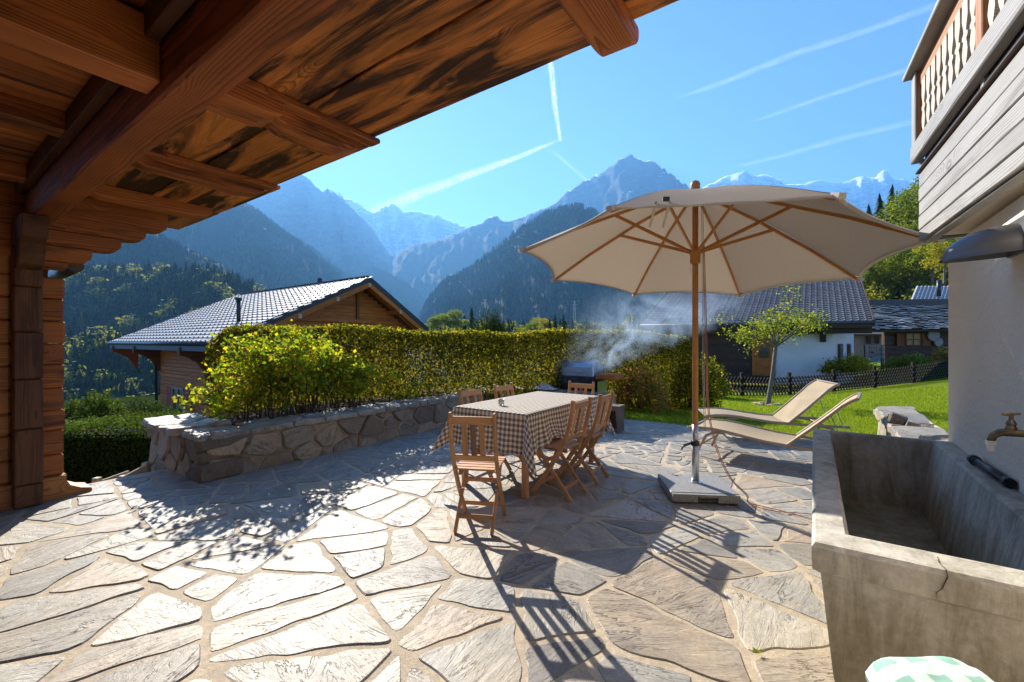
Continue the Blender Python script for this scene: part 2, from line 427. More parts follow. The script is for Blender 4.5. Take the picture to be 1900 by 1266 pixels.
def lay_stones(rng, parent, name, m, inside, rect, rmin, rmax, gap, low, top, M=I4, crazy=None, tries=6000, sx=1.0, bev=.012, tilt=.004, jit=.012, topvar=0, seg=.14, amin=.004, limit=290, lens=None, skip=None):
    x0, x1, y0, y1 = rect; R4 = [(x0, y0), (x1, y0), (x1, y1), (x0, y1)]
    pts = darts(rng, inside, x0, x1, y0, y1, rmin, rmax, tries, sx)
    raw = cells(pts, R4, 0.0 if crazy else gap, sx)
    if crazy: raw = [(q_, (sum(a for a, _ in q_)/len(q_), sum(b for _, b in q_)/len(q_))) for q_ in (inset(p_, gap*rng.uniform(.3, .62)) for p_ in split_cells(rng, [c[0] for c in raw], *crazy)) if len(q_) > 2]
    cs = [c for c in raw if area(c[0]) > amin and not (skip and skip(*c[1]))]
    cs.sort(key=lambda c: -(lens(c) if lens else area(c[0])))
    rest = MB(); k = 0
    for p, s in cs:
        p = ccw(p); q = roughen(rng, p, seg, jit)
        if len(q) < 4: continue
        V, Fc = stone_vf(rng, q, low, top+rng.uniform(-topvar, topvar), bev, tilt)
        if k < limit:
            c = Vector((sum(v[0] for v in V)/len(V), sum(v[1] for v in V)/len(V), 0))
            mk(name, [Vector(v)-c for v in V], Fc, m, parent, M=M @ T(c))
        else: rest.add((V, Fc), M)
        k += 1
    if rest.v:
        o = rest.build('small_'+name+'s', m, parent); o['kind'] = 'stuff'
    return k

# ------------------------------------------------------------------ terrace
rng = random.Random(11)
TV0, TV1, TU0, TU1 = -5.85, .74, -2.5, 7.62
terr = mk('terrace', *box_vf(TV0-.02, TV1+.4, TU0, TU1+.05, -.6, -.010), M_MORTAR, None, M=I4)
tag(terr, kind='structure')
def seen(v, u, m=.7):
    p = W(v, u); return p.y > .75 and abs(p.x) < p.y*1.19+m
def in_terr(v, u):
    if v < -4.93 and u > 1.85: return False
    if v > -3.05 and v < -4.95 and u > 7.2: return False
    if v > .12 and 1.8 < u < 3.8: return False
    return seen(v, u)
def show_size(c):
    p = W(*c[1]); return area(c[0])/max(.5, p.y)**3
lay_stones(rng, terr, 'paving_stone', M_PAVE, in_terr, (TV0, TV1, TU0, TU1), .26, .62, .036, -.03, -.005, crazy=(.09, .30), tries=9000, sx=1.15,
           bev=.005, tilt=.002, jit=.017, topvar=.0015, limit=298, seg=.09, lens=show_size, amin=.012)

# ------------------------------------------------------------------ stone planter wall on the left, with the hearth at its far end
PW = thing('planter_wall', 'low rubble stone retaining wall with a pale flat top holding the yellow green shrub', 'stone wall', (-5.0, 1.75, 0))
core = MB()
HW = .44
core.box(-5.36, -4.99, 1.80, 7.5, -.5, HW); core.box(-6.45, -4.99, 1.74, 2.12, -.9, HW); core.box(-6.42, -5.36, 2.1, 7.5, -.9, HW-.03)
core.box(-5.3, -2.98, 7.22, 7.55, -.1, HW)
core.build('mortar_core', M_WMORT, PW)
rng = random.Random(5)
# a frame whose local x runs along the wall face and y up, z out of the face
def face_m(o, xdir, zdir):
    x, z = Vector(xdir).normalized(), Vector(zdir).normalized(); y = z.cross(x)
    M = Matrix((x, y, z)).transposed().to_4x4(); M.translation = Vector(o); return M
ins = lambda x, y: True
Mf = face_m((-4.99, 1.78, 0), (0, 1, 0), (1, 0, 0))
lay_stones(rng, PW, 'stone', M_WSTONE, ins, (0, 5.45, -.02, .385), .045, .15, .024, -.03, .032, M=Mf, tries=3200, sx=1.45, bev=.018, tilt=.02, jit=.010, topvar=.018, seg=.07)
Mf = face_m((-6.45, 1.74, 0), (1, 0, 0), (0, -1, 0))
lay_stones(rng, PW, 'stone', M_WSTONE, ins, (0, 1.44, -.55, .40), .06, .16, .03, -.03, .03, M=Mf, tries=1500, sx=1.25, bev=.018, tilt=.014, jit=.008, topvar=.015, seg=.09)
Mf = face_m((-4.98, 7.22, 0), (1, 0, 0), (0, -1, 0))
lay_stones(rng, PW, 'stone', M_WSTONE, ins, (0, 2.0, -.02, .40), .06, .15, .026, -.03, .025, M=Mf, tries=900, sx=1.4, bev=.016, tilt=.012, jit=.007, topvar=.01, seg=.09)
for (v0, v1, u0, u1, z0, z1) in ((-5.30, -4.94, 1.70, 2.12, -.01, .17), (-5.22, -4.95, 1.705, 1.98, .18, .29), (-5.27, -4.945, 1.70, 2.20, .30, .42)):
    bmq = [((v0+v1)/2, (u0+u1)/2, (z0+z1)/2)]
    o_ = stick('corner_stone', ((v0+v1)/2, u0, (z0+z1)/2), ((v0+v1)/2, u1, (z0+z1)/2), v1-v0, z1-z0, M_WSTONE, PW, bev=.022, wob=.012)
# cap slabs
lay_stones(rng, PW, 'cap_stone', M_CAP, ins, (-5.42, -4.955, 1.70, 7.5), .09, .22, .018, HW-.035, HW+.022, tries=900, sx=.8, bev=.018, tilt=.014, jit=.020, topvar=.014, seg=.06)
lay_stones(rng, PW, 'cap_stone', M_CAP, ins, (-6.52, -5.44, 1.66, 2.2), .10, .27, .02, HW-.035, HW+.03, tries=500, sx=1, bev=.018, tilt=.014, jit=.020, topvar=.014, seg=.06)
lay_stones(rng, PW, 'cap_stone', M_CAP, ins, (-4.9, -4.25, 7.16, 7.6), .10, .2, .02, HW-.035, HW+.02, tries=300, sx=1, bev=.018, tilt=.014, jit=.020, topvar=.014, seg=.06)

# low wall at the right edge of the lawn
LW = thing('low_wall', 'low wall of pale split stone blocks along the lawn behind the trough', 'stone wall', (.95, 6.2, 0))
mk('mortar_core', *box_vf(.80, 1.13, 4.05, 8.45, -.3, .36), M_WMORT, LW)
Mf = face_m((.80, 8.42, 0), (0, -1, 0), (-1, 0, 0))
lay_stones(rng, LW, 'stone', M_CAP, ins, (0, 3.2, -.02, .33), .07, .17, .024, -.03, .03, M=Mf, tries=900, sx=1.5, bev=.016, tilt=.012, jit=.008, topvar=.012, seg=.09)
lay_stones(rng, LW, 'cap_stone', M_CAP, ins, (.74, 1.19, 4.1, 8.5), .12, .25, .02, .31, .41, tries=500, sx=1, bev=.02, tilt=.03, jit=.022, topvar=.02, seg=.08)
prism('stone', [(-.09, -.11), (.07, -.13), (.10, .03), (.04, .14), (-.08, .1)], .12, M_WSTONE, LW, T(Vector((.83, 7.0, .45))) @ Matrix.Rotation(.3, 4, 'Y'), bev=.02)

# ------------------------------------------------------------------ overhanging timber roof: beam, joists, boards
CZ = 2.76
roof = thing('porch_roof', 'dark stained timber porch roof with a heavy beam and carved joist ends overhead', 'porch roof', (-2.0, .7, 2.42))
stick('beam', (-5.56, .71, 2.565), (2.4, .71, 2.565), .155, .29, M_BEAM, roof, bev=.012, wob=.008)
# soffit boards outside the beam (they run along the eave)
def soffit(v0, v1, u0, u1, z, m, th=.03):
    return stick('ceiling_board', (v0, (u0+u1)/2, z+th/2), (v1, (u0+u1)/2, z+th/2), abs(u1-u0), th, m, roof, bev=.004, wob=.003)
for v0, v1, ue in ((-6.35, -5.2, 1.98), (-5.19, -3.9, 1.97), (-3.89, -2.45, 1.90), (-2.44, -.73, 1.83), (-.72, 2.3, 1.79)):
    soffit(v0, v1, .80, 1.352, CZ, M_WOODC); soffit(v0, v1, 1.366, ue, CZ-.004, M_WOODC)
mk('roof_deck', *box_vf(-6.6, 2.4, -2.4, 1.77, CZ+.06, CZ+.12), M_DARKW, roof)
# boards inside, running away from the camera
v = -5.55
while v < 2.2:
    w = random.uniform(.16, .24)
    stick('ceiling_board', (v+w/2, -2.4, CZ+.02), (v+w/2, .66, CZ+.02), w-.006, .03, M_JOIST if random.random() < .4 else M_WOODC, roof, bev=.004, wob=.002); v += w
stick('wall_plate', (-5.5, .60, 2.70), (2.3, .60, 2.70), .05, .13, M_DARKW, roof)
# joists inside
stick('joist', (-2.30, -2.4, 2.60), (-2.30, .632, 2.60), .16, .26, M_JOIST, roof, bev=.008, wob=.004)
for v in (-.72, .9): stick('joist', (v, -2.4, 2.60), (v, .632, 2.60), .16, .26, M_JOIST, roof, bev=.008, wob=.004)
for v in (-3.72, -5.05): stick('joist', (v, -2.4, 2.705), (v, .632, 2.705), .15, .12, M_JOIST, roof, bev=.008, wob=.004)
# carved joist tails outside: outline in (u, z)
def tail(v, w, pts, m=M_JOIST, bev=.007):
    # local x = u, y = z, thickness along v
    M = Matrix(((0, 0, 1, v), (1, 0, 0, 0), (0, 1, 0, 0), (0, 0, 0, 1)))
    c = (sum(p[0] for p in pts)/len(pts), sum(p[1] for p in pts)/len(pts))
    return prism('joist_tail', [(a-c[0], b-c[1]) for a, b in pts], w, m, roof, M @ T(Vector((c[0], c[1], 0))), bev=bev)
def tailpts(u0, u1, zb, rnd=.05):
    q = [(u0, CZ), (u0, zb)]
    q += [(u1-rnd*2.2, zb)]
    for k in range(1, 5):
        a = k/5*pi/2; q.append((u1-rnd*2.2+rnd*2.2*math.sin(a), zb+rnd*(1-math.cos(a))*1.2))
    q += [(u1, zb+rnd*1.6), (u1-.01, CZ-.002)]
    return q
tail(-.70, .16, tailpts(.80, 1.85, 2.655))
tail(-2.43, .09, tailpts(.80, 1.87, 2.715, .02))
tail(-2.56, .17, [(1.22, CZ), (1.22, 2.66), (1.30, 2.63), (1.5, 2.615), (1.65, 2.625), (1.76, 2.67), (1.80, 2.72), (1.80, CZ)])
tail(-2.53, .25, [(.80, 2.72), (.80, 2.63), (1.16, 2.63), (1.23, 2.65), (1.24, 2.72)])
tail(-3.86, .10, tailpts(.80, 1.90, 2.715, .02))
tail(-3.97, .15, [(.98, CZ), (.94, 2.71), (.96, 2.67), (1.02, 2.65), (1.66, 2.64), (1.79, 2.66), (1.83, 2.70), (1.83, CZ)])
tail(-3.95, .2, [(.80, 2.73), (.80, 2.67), (.93, 2.67), (.96, 2.69), (.97, 2.73)])
tail(-5.12, .17, [(.98, CZ), (.94, 2.72), (.96, 2.67), (1.02, 2.65), (1.68, 2.64), (1.81, 2.66), (1.86, 2.71), (1.86, CZ)])
tail(-5.1, .2, [(.80, 2.74), (.80, 2.68), (.93, 2.68), (.96, 2.70), (.97, 2.74)])
# unseen chalet wall behind the camera, added to darken the porch ceiling
HWALL = thing('unseen_rear_wall', 'unseen brown timber chalet wall added behind the porch to darken its ceiling', 'house wall', (-2.4, -2.45, 0))
zz = 0.
while zz < 2.7: stick('log', (-5.7, -2.47, zz+.11), (.7, -2.47, zz+.11), .14, .215, M_LOG, HWALL, bev=.015); zz += .22

# ------------------------------------------------------------------ log wall with its dark corner post and stepped log ends
LWALL = thing('log_wall', 'log wall of honey brown timber with stepped log ends under the eave at the picture edge', 'log wall', (-5.66, 0, 0))
z = -.01
hs = [.2, .19, .22, .18, .2, .21, .19, .2, .2, .19, .21, .2, .22]
for i, h in enumerate(hs):
    z1 = min(z+h, CZ)
    e = .88
    if z1 > 2.05: e = {0: 1.06, 1: 1.27, 2: 1.46, 3: 1.62}[min(3, int((z1-2.05)/.15))]
    if i == 0: e = .90
    m = M_LOG if i % 3 else M_JOIST
    uu0 = -2.4
    stick('log', (-5.66, uu0, (z+z1)/2), (-5.66, .56, (z+z1)/2), .17, z1-z-.004, M_LOG, LWALL, bev=.018, wob=.004)
    if z1 <= 2.05:
        stick('log_end', (-5.67, .56, (z+z1)/2), (-5.67, e+random.uniform(-.006, .006), (z+z1)/2), .17, z1-z-.004, M_JOIST, LWALL, bev=.012)
    z = z1
    if z >= 2.05 and z1 < 2.2: break
for k, (e, zb) in enumerate(((1.06, 2.12), (1.27, 2.26), (1.46, 2.40), (1.64, 2.53))):
    zt = zb+(.135 if k < 3 else .22)
    pts = [(.3, zt), (.3, zb), (e-.09, zb), (e-.04, zb+.012), (e-.008, zb+.045), (e, zb+.09), (e, zt)]
    M = Matrix(((0, 0, 1, -5.66), (1, 0, 0, 0), (0, 1, 0, 0), (0, 0, 0, 1)))
    prism('log_end', [(a-.6, b-zb) for a, b in pts], .2, M_JOIST, LWALL, M @ T(Vector((.6, zb, 0))), bev=.008)
mk('sun_blocker', *box_vf(-5.95, -5.77, -2.4, .8, -.3, 2.3), M_DARKW, LWALL)  # unseen box added to stop sun leaking between the logs
stick('log_end', (-5.67, .56, 2.085), (-5.67, .9, 2.085), .17, .066, M_JOIST, LWALL, bev=.012)
# flared foot
M = Matrix(((0, 0, 1, -5.66), (1, 0, 0, 0), (0, 1, 0, 0), (0, 0, 0, 1)))
prism('log_end', [(-.3, -.02), (.27, -.02), (.275, .03), (.2, .05), (.13, .09), (.1, .15), (.1, .19), (-.3, .19)], .26, M_LOG, LWALL, M @ T(Vector((.78, 0, 0))), bev=.01)
POST = thing('corner_post', 'nearly black square timber post rising from the paving to the roof beam', 'post', (-5.48, .64, 0))
z = 0
for h in (.19, .47, .42, .4, .38, .33, .23):
    stick('timber', (-5.50+random.uniform(-.004, .004), .64, z), (-5.50, .64+random.uniform(-.003, .003), z+h-.004), .17, .16, M_DARKW, POST, up=(1, 0, 0), bev=.01); z += h
# curved brace under the beam
pts = [(0, 0), (.13, .03), (.17, .12), (.18, .2), (.28, .24), (.31, .34), (.31, .42), (0, .42)]
M = Matrix(((1, 0, 0, -5.42), (0, 0, -1, .64), (0, 1, 0, 2.0), (0, 0, 0, 1)))
prism('brace', pts, .15, M_DARKW, POST, M, bev=.008)
# gutter end below the eave
GUT = thing('rain_gutter', 'dark round gutter end tucked below the stepped log ends', 'gutter', (-6.2, 1.5, 2.2))
V, Fc = [], []
n = 10
p0, p1 = Vector((-5.80, .99, 2.12)), Vector((-6.9, .99, 2.11))
tube('gutter_pipe', [p0, p1], .06, flat('gutter_metal', (.035, .04, .038), .4, .5), GUT, 14)
tube('gutter_bracket', [p0+Vector((-.1, .06, .0)), p0+Vector((-.1, .03, .12)), p0+Vector((-.1, -.08, .14))], .012, bpy.data.materials['gutter_metal'], GUT, 6)

# ------------------------------------------------------------------ the white house with the balcony (right)
def plaster(name, col):
    m, t, b = new(name, .9, .15); v = coords(t, rnd=False)
    n = noise(t, v, 1.2, 6, .6); n2 = noise(t, v, 45, 4, .6)
    t.links.new(ramp(t, n, [(.3, tuple(x*.86 for x in col)), (.7, col)]), b.inputs['Base Color'])
    bump(t, b, math_(t, 'ADD', n2, math_(t, 'MULTIPLY', noise(t, N(t, 'Mapping', {'Vector': v, 'Scale': (1, 1, 2.5)}).outputs[0], 9, 4), 1.6)), .9, .006); return m
M_PLAST = plaster('plaster', (.87, .755, .60))
WH = thing('white_house', 'white plastered house wall with the wall lamp and brass tap above the trough', 'house', (.9, 3, 0))
mk('wall', *box_vf(.73, 3.0, .9, 4.0, -.1, 2.02), M_PLAST, WH)
mk('upper_wall', *box_vf(1.05, 3.0, .9, 3.9, 2.5, 5.6), M_HOUSED, WH)  # dark tone stands in for the shadow behind the balusters
# balcony: its face runs from the far corner B0 to beyond the frame
BZ = 2.04
B0 = VU(2.63, 2.79); B1 = VU(1.843, 1.549)     # (v,u) at the far corner, and where it leaves the picture
bd = Vector((B1[0]-B0[0], B1[1]-B0[1], 0)).normalized(); bn = Vector((bd.y, -bd.x, 0))
if bn.x > 0: bn = -bn                       # outwards = towards -v
def BP(s, out, z): p = Vector((B0[0], B0[1], 0))+bd*s+bn*out; return Vector((p.x, p.y, z))
BAL = thing('balcony', 'weathered grey wooden balcony with cut out balusters hanging over the white wall', 'balcony', tuple(BP(0, 0, BZ)))
LB = 2.9
zs = [BZ, BZ+.075, BZ+.165, BZ+.255, BZ+.345, BZ+.435]
for i in range(5):
    stick('board', BP(0, -.018, (zs[i]+zs[i+1])/2), BP(LB, -.018, (zs[i]+zs[i+1])/2), .032+.004*(i % 2), zs[i+1]-zs[i]-.004, M_GREYW, BAL, bev=.004)
    stick('board', BP(.018, -.04, (zs[i]+zs[i+1])/2), BP(.018, -.60, (zs[i]+zs[i+1])/2), .032, zs[i+1]-zs[i]-.004, M_GREYW, BAL, bev=.004)
stick('bottom_trim', BP(.01, -.045, BZ-.006), BP(LB, -.045, BZ-.006), .05, .012, M_GREYW, BAL)
mk('soffit', [BP(.04, -.07, BZ+.02), BP(LB, -.07, BZ+.02), BP(LB, -.9, BZ+.02), BP(.04, -.9, BZ+.02), BP(.04, -.07, BZ+.12), BP(LB, -.07, BZ+.12), BP(LB, -.9, BZ+.12), BP(.04, -.9, BZ+.12)],
   [(0, 1, 2, 3), (4, 5, 6, 7), (0, 1, 5, 4), (2, 3, 7, 6), (1, 2, 6, 5), (0, 3, 7, 4)], M_PLAST, BAL)
zt = zs[-1]
stick('moulding', BP(-.01, .0, zt+.012), BP(LB, .0, zt+.012), .03, .014, M_HOUSED, BAL)
stick('moulding', BP(.0, -.02, zt+.05), BP(LB, -.02, zt+.05), .02, .03, M_GREYW, BAL)
zr = zt+.085
stick('gap_shade_board', BP(.03, -.035, zt+.06), BP(LB, -.035, zt+.06), .02, .12, M_HOUSED, BAL)  # dark board added so the gap under the rail reads as shadow
stick('bottom_rail', BP(-.03, .01, zr+.05), BP(LB, .01, zr+.05), .05, .11, M_GREYW, BAL, bev=.006)
for s in (.02, 1.05, 2.1): stick('rail_block', BP(s, -.03, zt+.02), BP(s, -.03, zr), .05, .05, M_GREYW, BAL, up=(1, 0, 0))
ztop = 3.13
stick('rail_post', BP(.0, -.02, zr+.1), BP(.0, -.02, ztop), .075, .07, M_RAIL, BAL, up=tuple(bn))
stick('rail_post', BP(.0, .02, zr+.1), BP(.0, .02, ztop), .085, .012, M_GREYW, BAL, up=tuple(bn))
stick('rail_post', BP(1.08, -.02, zr+.1), BP(1.08, -.02, ztop), .075, .07, M_RAIL, BAL, up=tuple(bn))
stick('top_rail', BP(-.04, -.02, ztop-.05), BP(LB, -.02, ztop-.05), .04, .10, M_RAIL, BAL)
stick('handrail', BP(-.08, -.01, ztop+.018), BP(LB, -.01, ztop+.018), .15, .03, M_GREYW, BAL)
H = ztop-.09-(zr+.08)
half = [(.036, 0), (.036, .10), (.024, .16), (.015, .21), (.028, .27), (.038, .36), (.028, .45), (.018, .5), (.038, .53), (.038, .57), (.016, .60), (.022, .66), (.038, .76), (.038, .80), (.036, 1)]
prof = [(a, b*H) for a, b in half]; prof = prof+[(-a, b) for a, b in prof[::-1]]
s = .125
while s < LB:
    if abs(s-1.08) > .06:
        p = BP(s, -.01, zr+.08); M = Matrix((bd, Vector((0, 0, 1)), -bn)).transposed().to_4x4(); M.translation = p
        prism('baluster', prof, .024, M_BALUST, BAL, M)
    s += .105

# ------------------------------------------------------------------ concrete trough
def concrete():
    m, t, b = new('concrete', .82, .25); v = coords(t, rnd=False)
    n = noise(t, v, 2.0, 8, .62, .4); n2 = noise(t, v, 38, 5, .65); n3 = noise(t, N(t, 'Mapping', {'Vector': v, 'Scale': (6, 6, .8)}).outputs[0], 2.2, 6, .7, .6)
    c = ramp(t, n, [(.28, (.28, .25, .195)), (.42, (.42, .395, .33)), (.6, (.54, .515, .45)), (.8, (.61, .585, .52))])
    c = mixc(t, .8, c, ramp(t, n3, [(.35, (.66, .64, .58)), (.55, g(1)), (.7, (1.1, 1.08, .98))]), 'MULTIPLY')
    c = mixc(t, 1., c, ramp(t, n2, [(.3, g(.82)), (.65, g(1.08))]), 'MULTIPLY')
    zc = N(t, 'SeparateXYZ', {0: v}).outputs[2]
    c = mixc(t, N(t, 'MapRange', {0: math_(t, 'ADD', zc, math_(t, 'MULTIPLY', math_(t, 'SUBTRACT', n3, .5), .5)), 1: .66, 2: .30}).outputs[0], c, mixc(t, 1., c, (.70, .66, .52), 'MULTIPLY'))
    # yellow lichen spots and fine cracks
    vo = N(t, 'TexVoronoi', {'Vector': v, 'Scale': 7.0, 'Randomness': 1.0}).outputs['Distance']
    f = math_(t, 'MULTIPLY', ramp(t, vo, [(.04, g(1)), (.075, g(0))]), ramp(t, noise(t, v, 1.3, 2), [(.60, g(0)), (.64, g(1))]))
    c = mixc(t, math_(t, 'MULTIPLY', f, .8), c, (.55, .5, .05))
    cr = math_(t, 'ABSOLUTE', math_(t, 'SUBTRACT', noise(t, v, 1.1, 4, .6, .3), .5))
    ln = math_(t, 'MULTIPLY', ramp(t, cr, [(.0005, g(1)), (.003, g(0))]), ramp(t, noise(t, v, 1.7, 2), [(.78, g(0)), (.82, g(1))]))
    c = mixc(t, math_(t, 'MULTIPLY', ln, .75), c, (.06, .05, .035))
    t.links.new(c, b.inputs['Base Color'])
    h = math_(t, 'ADD', math_(t, 'MULTIPLY', n, 1.2), math_(t, 'ADD', math_(t, 'MULTIPLY', n2, .22), math_(t, 'MULTIPLY', n3, .5)))
    bump(t, b, math_(t, 'SUBTRACT', h, math_(t, 'MULTIPLY', ln, .4)), .8, .012); return m
M_CONC = concrete()
TR = thing('water_trough', 'big empty concrete wash trough with a cracked rim against the white wall', 'trough', (.36, 2.8, 0))
RZ_ = .75
def ring(v0, v1, u0, u1, z): return [(v0, u0, z), (v1, u0, z), (v1, u1, z), (v0, u1, z)]
def ringn(v0, v1, u0, u1, z, n=14, amp=.0, seed=0):
    out = []; c = ring(v0, v1, u0, u1, z)
    for i in range(4):
        a, b = Vector(c[i]), Vector(c[(i+1) % 4])
        for k in range(n):
            p = a.lerp(b, k/n)
            nn = mn.noise_vector(Vector((p.x*4, p.y*4, z*7+seed)))*amp
            out.append(p+Vector((nn.x, nn.y, nn.z*.5)))
    return out
def trough():
    L = [ringn(.10, .70, 1.83, 3.86, -.01, amp=.004), ringn(.05, .72, 1.77, 3.89, .30, amp=.008), ringn(.022, .725, 1.735, 3.90, .60, amp=.008), ringn(.018, .725, 1.73, 3.90, .645, amp=.006),
         ringn(-.004, .728, 1.703, 3.91, .663, amp=.003), ringn(-.006, .728, 1.70, 3.915, .70, amp=.002), ringn(-.006, .728, 1.70, 3.915, .735, amp=.002), ringn(.004, .726, 1.712, 3.912, .748, amp=.002),
         ringn(.02, .72, 1.73, 3.905, RZ_, amp=.001), ringn(.085, .645, 1.83, 3.868, RZ_, amp=.002), ringn(.097, .632, 1.843, 3.86, RZ_-.012, amp=.002),
         ringn(.12, .60, 1.87, 3.83, .55, amp=.004), ringn(.155, .565, 1.92, 3.79, .30, amp=.005), ringn(.175, .545, 1.95, 3.77, .275, amp=.003)]
    n = len(L[0]); V = [p for r in L for p in r]; Fc = []
    for i in range(len(L)-1):
        for k in range(n): a, b = i*n+k, i*n+(k+1) % n; Fc.append((a, b, b+n, a+n))
    Fc.append(tuple(range((len(L)-1)*n, len(L)*n)))
    Fc.append(tuple(range(n-1, -1, -1)))
    return V, Fc
mk('basin', *trough(), M_CONC, TR, M=I4)
# crack running down the front rim
M_CRACK = flat('crack_shadow', (.05, .042, .03), .95, .1)
q = [(1.697, .2+0.0, .752), (1.76, .215, .754)]
cp = [Vector((.305, 1.80, .7515)), Vector((.300, 1.75, .7518)), Vector((.308, 1.712, .750)), Vector((.309, 1.698, .735)), Vector((.302, 1.697, .715)), Vector((.298, 1.697, .70)), Vector((.285, 1.697, .684)), Vector((.288, 1.699, .668))]
tube('crack', cp, [.0004, .0009, .0011, .0012, .0012, .001, .0008, .0004], M_CRACK, TR, 4)

# brass tap
M_BRASS = flat('aged_brass', (.20, .16, .10), .42, .5, metal=.85, var=.3, ns=14)
M_PLW = flat('white_plastic', (.7, .7, .68), .4, .5, bs=0)
TAP = thing('brass_tap', 'old brass garden tap with a T handle on the white wall', 'tap', (0.7300, 2.4000, 1.0550))
tube('pipe', [(0.7370, 2.4000, 1.0550), (0.7090, 2.4000, 1.0550), (0.6390, 2.4000, 1.0550), (0.6040, 2.4040, 1.0566), (0.5795, 2.4080, 1.0518), (0.5620, 2.4096, 1.0374), (0.5564, 2.4104, 1.0150)], [.014, .013, .0125, .016, .014, .0125, .012], M_BRASS, TAP, 12)
mk('wall_flange', *tube_vf([(0.7314, 2.4000, 1.0550), (0.7244, 2.4000, 1.0550)], .028, 14), M_BRASS, TAP)
mk('bonnet', *lathe_vf([(.016, 0), (.017, .009), (.013, .015), (.013, .022), (.016, .024), (.011, .034), (.007, .04), (.006, .06)], 10, (0.6075, 2.4040, 1.0646)), M_BRASS, TAP)
tube('tap_handle', [(0.5795, 2.3760, 1.1254), (0.5970, 2.3936, 1.1238), (0.6075, 2.4040, 1.1246), (0.6180, 2.4144, 1.1238), (0.6355, 2.4320, 1.1254)], [.005, .0045, .0065, .0045, .005], flat('tap_brass', (.5, .3, .1), .35, .5, metal=.9), TAP, 8)
mk('hose_connector', *lathe_vf([(.011, -.022), (.012, 0), (.016, .002), (.016, .015), (.013, .017)], 14, (0.5564, 2.4104, 1.0006)), M_PLW, TAP)
PIP = thing('black_pipe', 'short black plastic pipe lying on the trough rim against the wall', 'pipe', (.70, 3.0, .77))
M_BLK = flat('black_plastic', (.02, .022, .025), .35, .5, bs=0)
pa, pb = Vector((.690, 3.27, .775)), Vector((.705, 2.80, .775))
tube('pipe_tube', [pa, pb], .019, M_BLK, PIP, 14)
tube('pipe_collar', [pa, pa+(pb-pa)*.09], .025, M_BLK, PIP, 14); tube('pipe_collar', [pa+(pb-pa)*.11, pa+(pb-pa)*.14], .023, M_BLK, PIP, 14)
tube('pipe_collar', [pb, pb+(pa-pb)*.08], .0225, M_BLK, PIP, 14)

# wall lamp: half bowl hood
M_LAMP = flat('lamp_paint', (.13, .135, .14), .38, .5, metal=.3, var=.2, ns=5)
LP = thing('wall_lamp', 'dark grey hooded wall lamp under the balcony', 'lamp', (.73, 2.78, 1.86))
def hood(sc_=1.0):
    V, Fc = [], []; nu, nv = 12, 10
    # length along -v from the wall (a) and across u (b)
    for i in range(nu+1):
        a = i/nu
        hw = .10*math.sqrt(max(.0, 1-(a**3)*.92))*sc_; hh = .125*math.sqrt(max(0, 1-a**2.4))*sc_+.006; zb = -.055-.015*a
        for k in range(nv+1):
            th = pi*k/nv; V.append(Vector((.73-.25*a*(1 if sc_ == 1 else .96), 2.78+hw*math.cos(th), 1.835+zb+hh*math.sin(th)**.85)))
    for i in range(nu):
        for k in range(nv): p = i*(nv+1)+k; Fc.append((p, p+1, p+nv+2, p+nv+1))
    return V, Fc
V1, F1 = hood(1.0); V2, F2 = hood(.93); V2 = [p-Vector((0, 0, .0)) for p in V2]
o = len(V1); rim = []
Fh = F1+[tuple(i+o for i in f[::-1]) for f in F2]
for i in range(12):
    for k in (0, 10): p = i*11+k; Fh.append((p, p+11, p+11+o, p+o))
mk('hood', V1+V2, Fh, M_LAMP, LP, smooth=True)
mk('back_plate', *box_vf(.716, .73, 2.67, 2.89, 1.775, 1.925), M_LAMP, LP)
mk('lens', *box_vf(.50, .715, 2.73, 2.83, 1.805, 1.815), flat('lamp_glass', (.6, .6, .58), .2, .5, bs=0), LP)
# ------------------------------------------------------------------ parasol
def fabric(name, col, trans, ns=220, var=.06, rough=.9):
    m, t, b = new(name, rough, .15); v = coords(t, rnd=False)
    n = noise(t, N(t, 'Mapping', {'Vector': v, 'Scale': (1, 1, 5)}).outputs[0], ns*.15, 5, .7)
    c = ramp(t, n, [(.3, tuple(x*(1-var) for x in col)), (.7, tuple(min(1, x*(1+var)) for x in col))])
    t.links.new(c, b.inputs['Base Color']); bump(t, b, noise(t, v, ns, 3), .25, .001)
    if trans:
        tr = N(t, 'BsdfTranslucent', {'Color': c}); mx = N(t, 'MixShader', {0: trans, 1: b.outputs[0], 2: tr.outputs[0]})
        t.links.new(mx.outputs[0], t.nodes['Material Output'].inputs[0])
    return m
M_CANVAS = fabric('canvas', (.40, .31, .22), .20)
M_STEEL = flat('galvanised_steel', (.52, .54, .56), .38, .5, metal=.85, var=.15, ns=20, bs=.05)
M_GRAN, t, b = new('granite', .55, .45)
v = coords(t, rnd=False)
c = ramp(t, noise(t, v, 150, 3, .8), [(.34, (.035, .035, .035)), (.46, (.20, .195, .19)), (.62, (.42, .41, .40))])
t.links.new(c, b.inputs['Base Color']); bump(t, b, noise(t, v, 120, 2), .3, .002)
UC = Vector((1.713, 4.03, 0)); UR, UP = 1.626, R(-131.1)
PAR = thing('parasol', 'open beige canvas parasol with orange wooden ribs on a granite base', 'parasol', tuple(UC), frame='w')
def tip(k):
    a = UP+k*pi/4; x, y = UR*math.cos(a), UR*math.sin(a)
    return UC+Vector((x, y, 2.117-.0667*x-.0663*y))
APEX = UC+Vector((0, 0, 2.815))
def ribp(k, s, dz=0):
    q = APEX.lerp(tip(k), s); q.z += .05*math.sin(pi*s)+dz; return q
V, Fc = [], []
ns_, nt_ = 14, 8
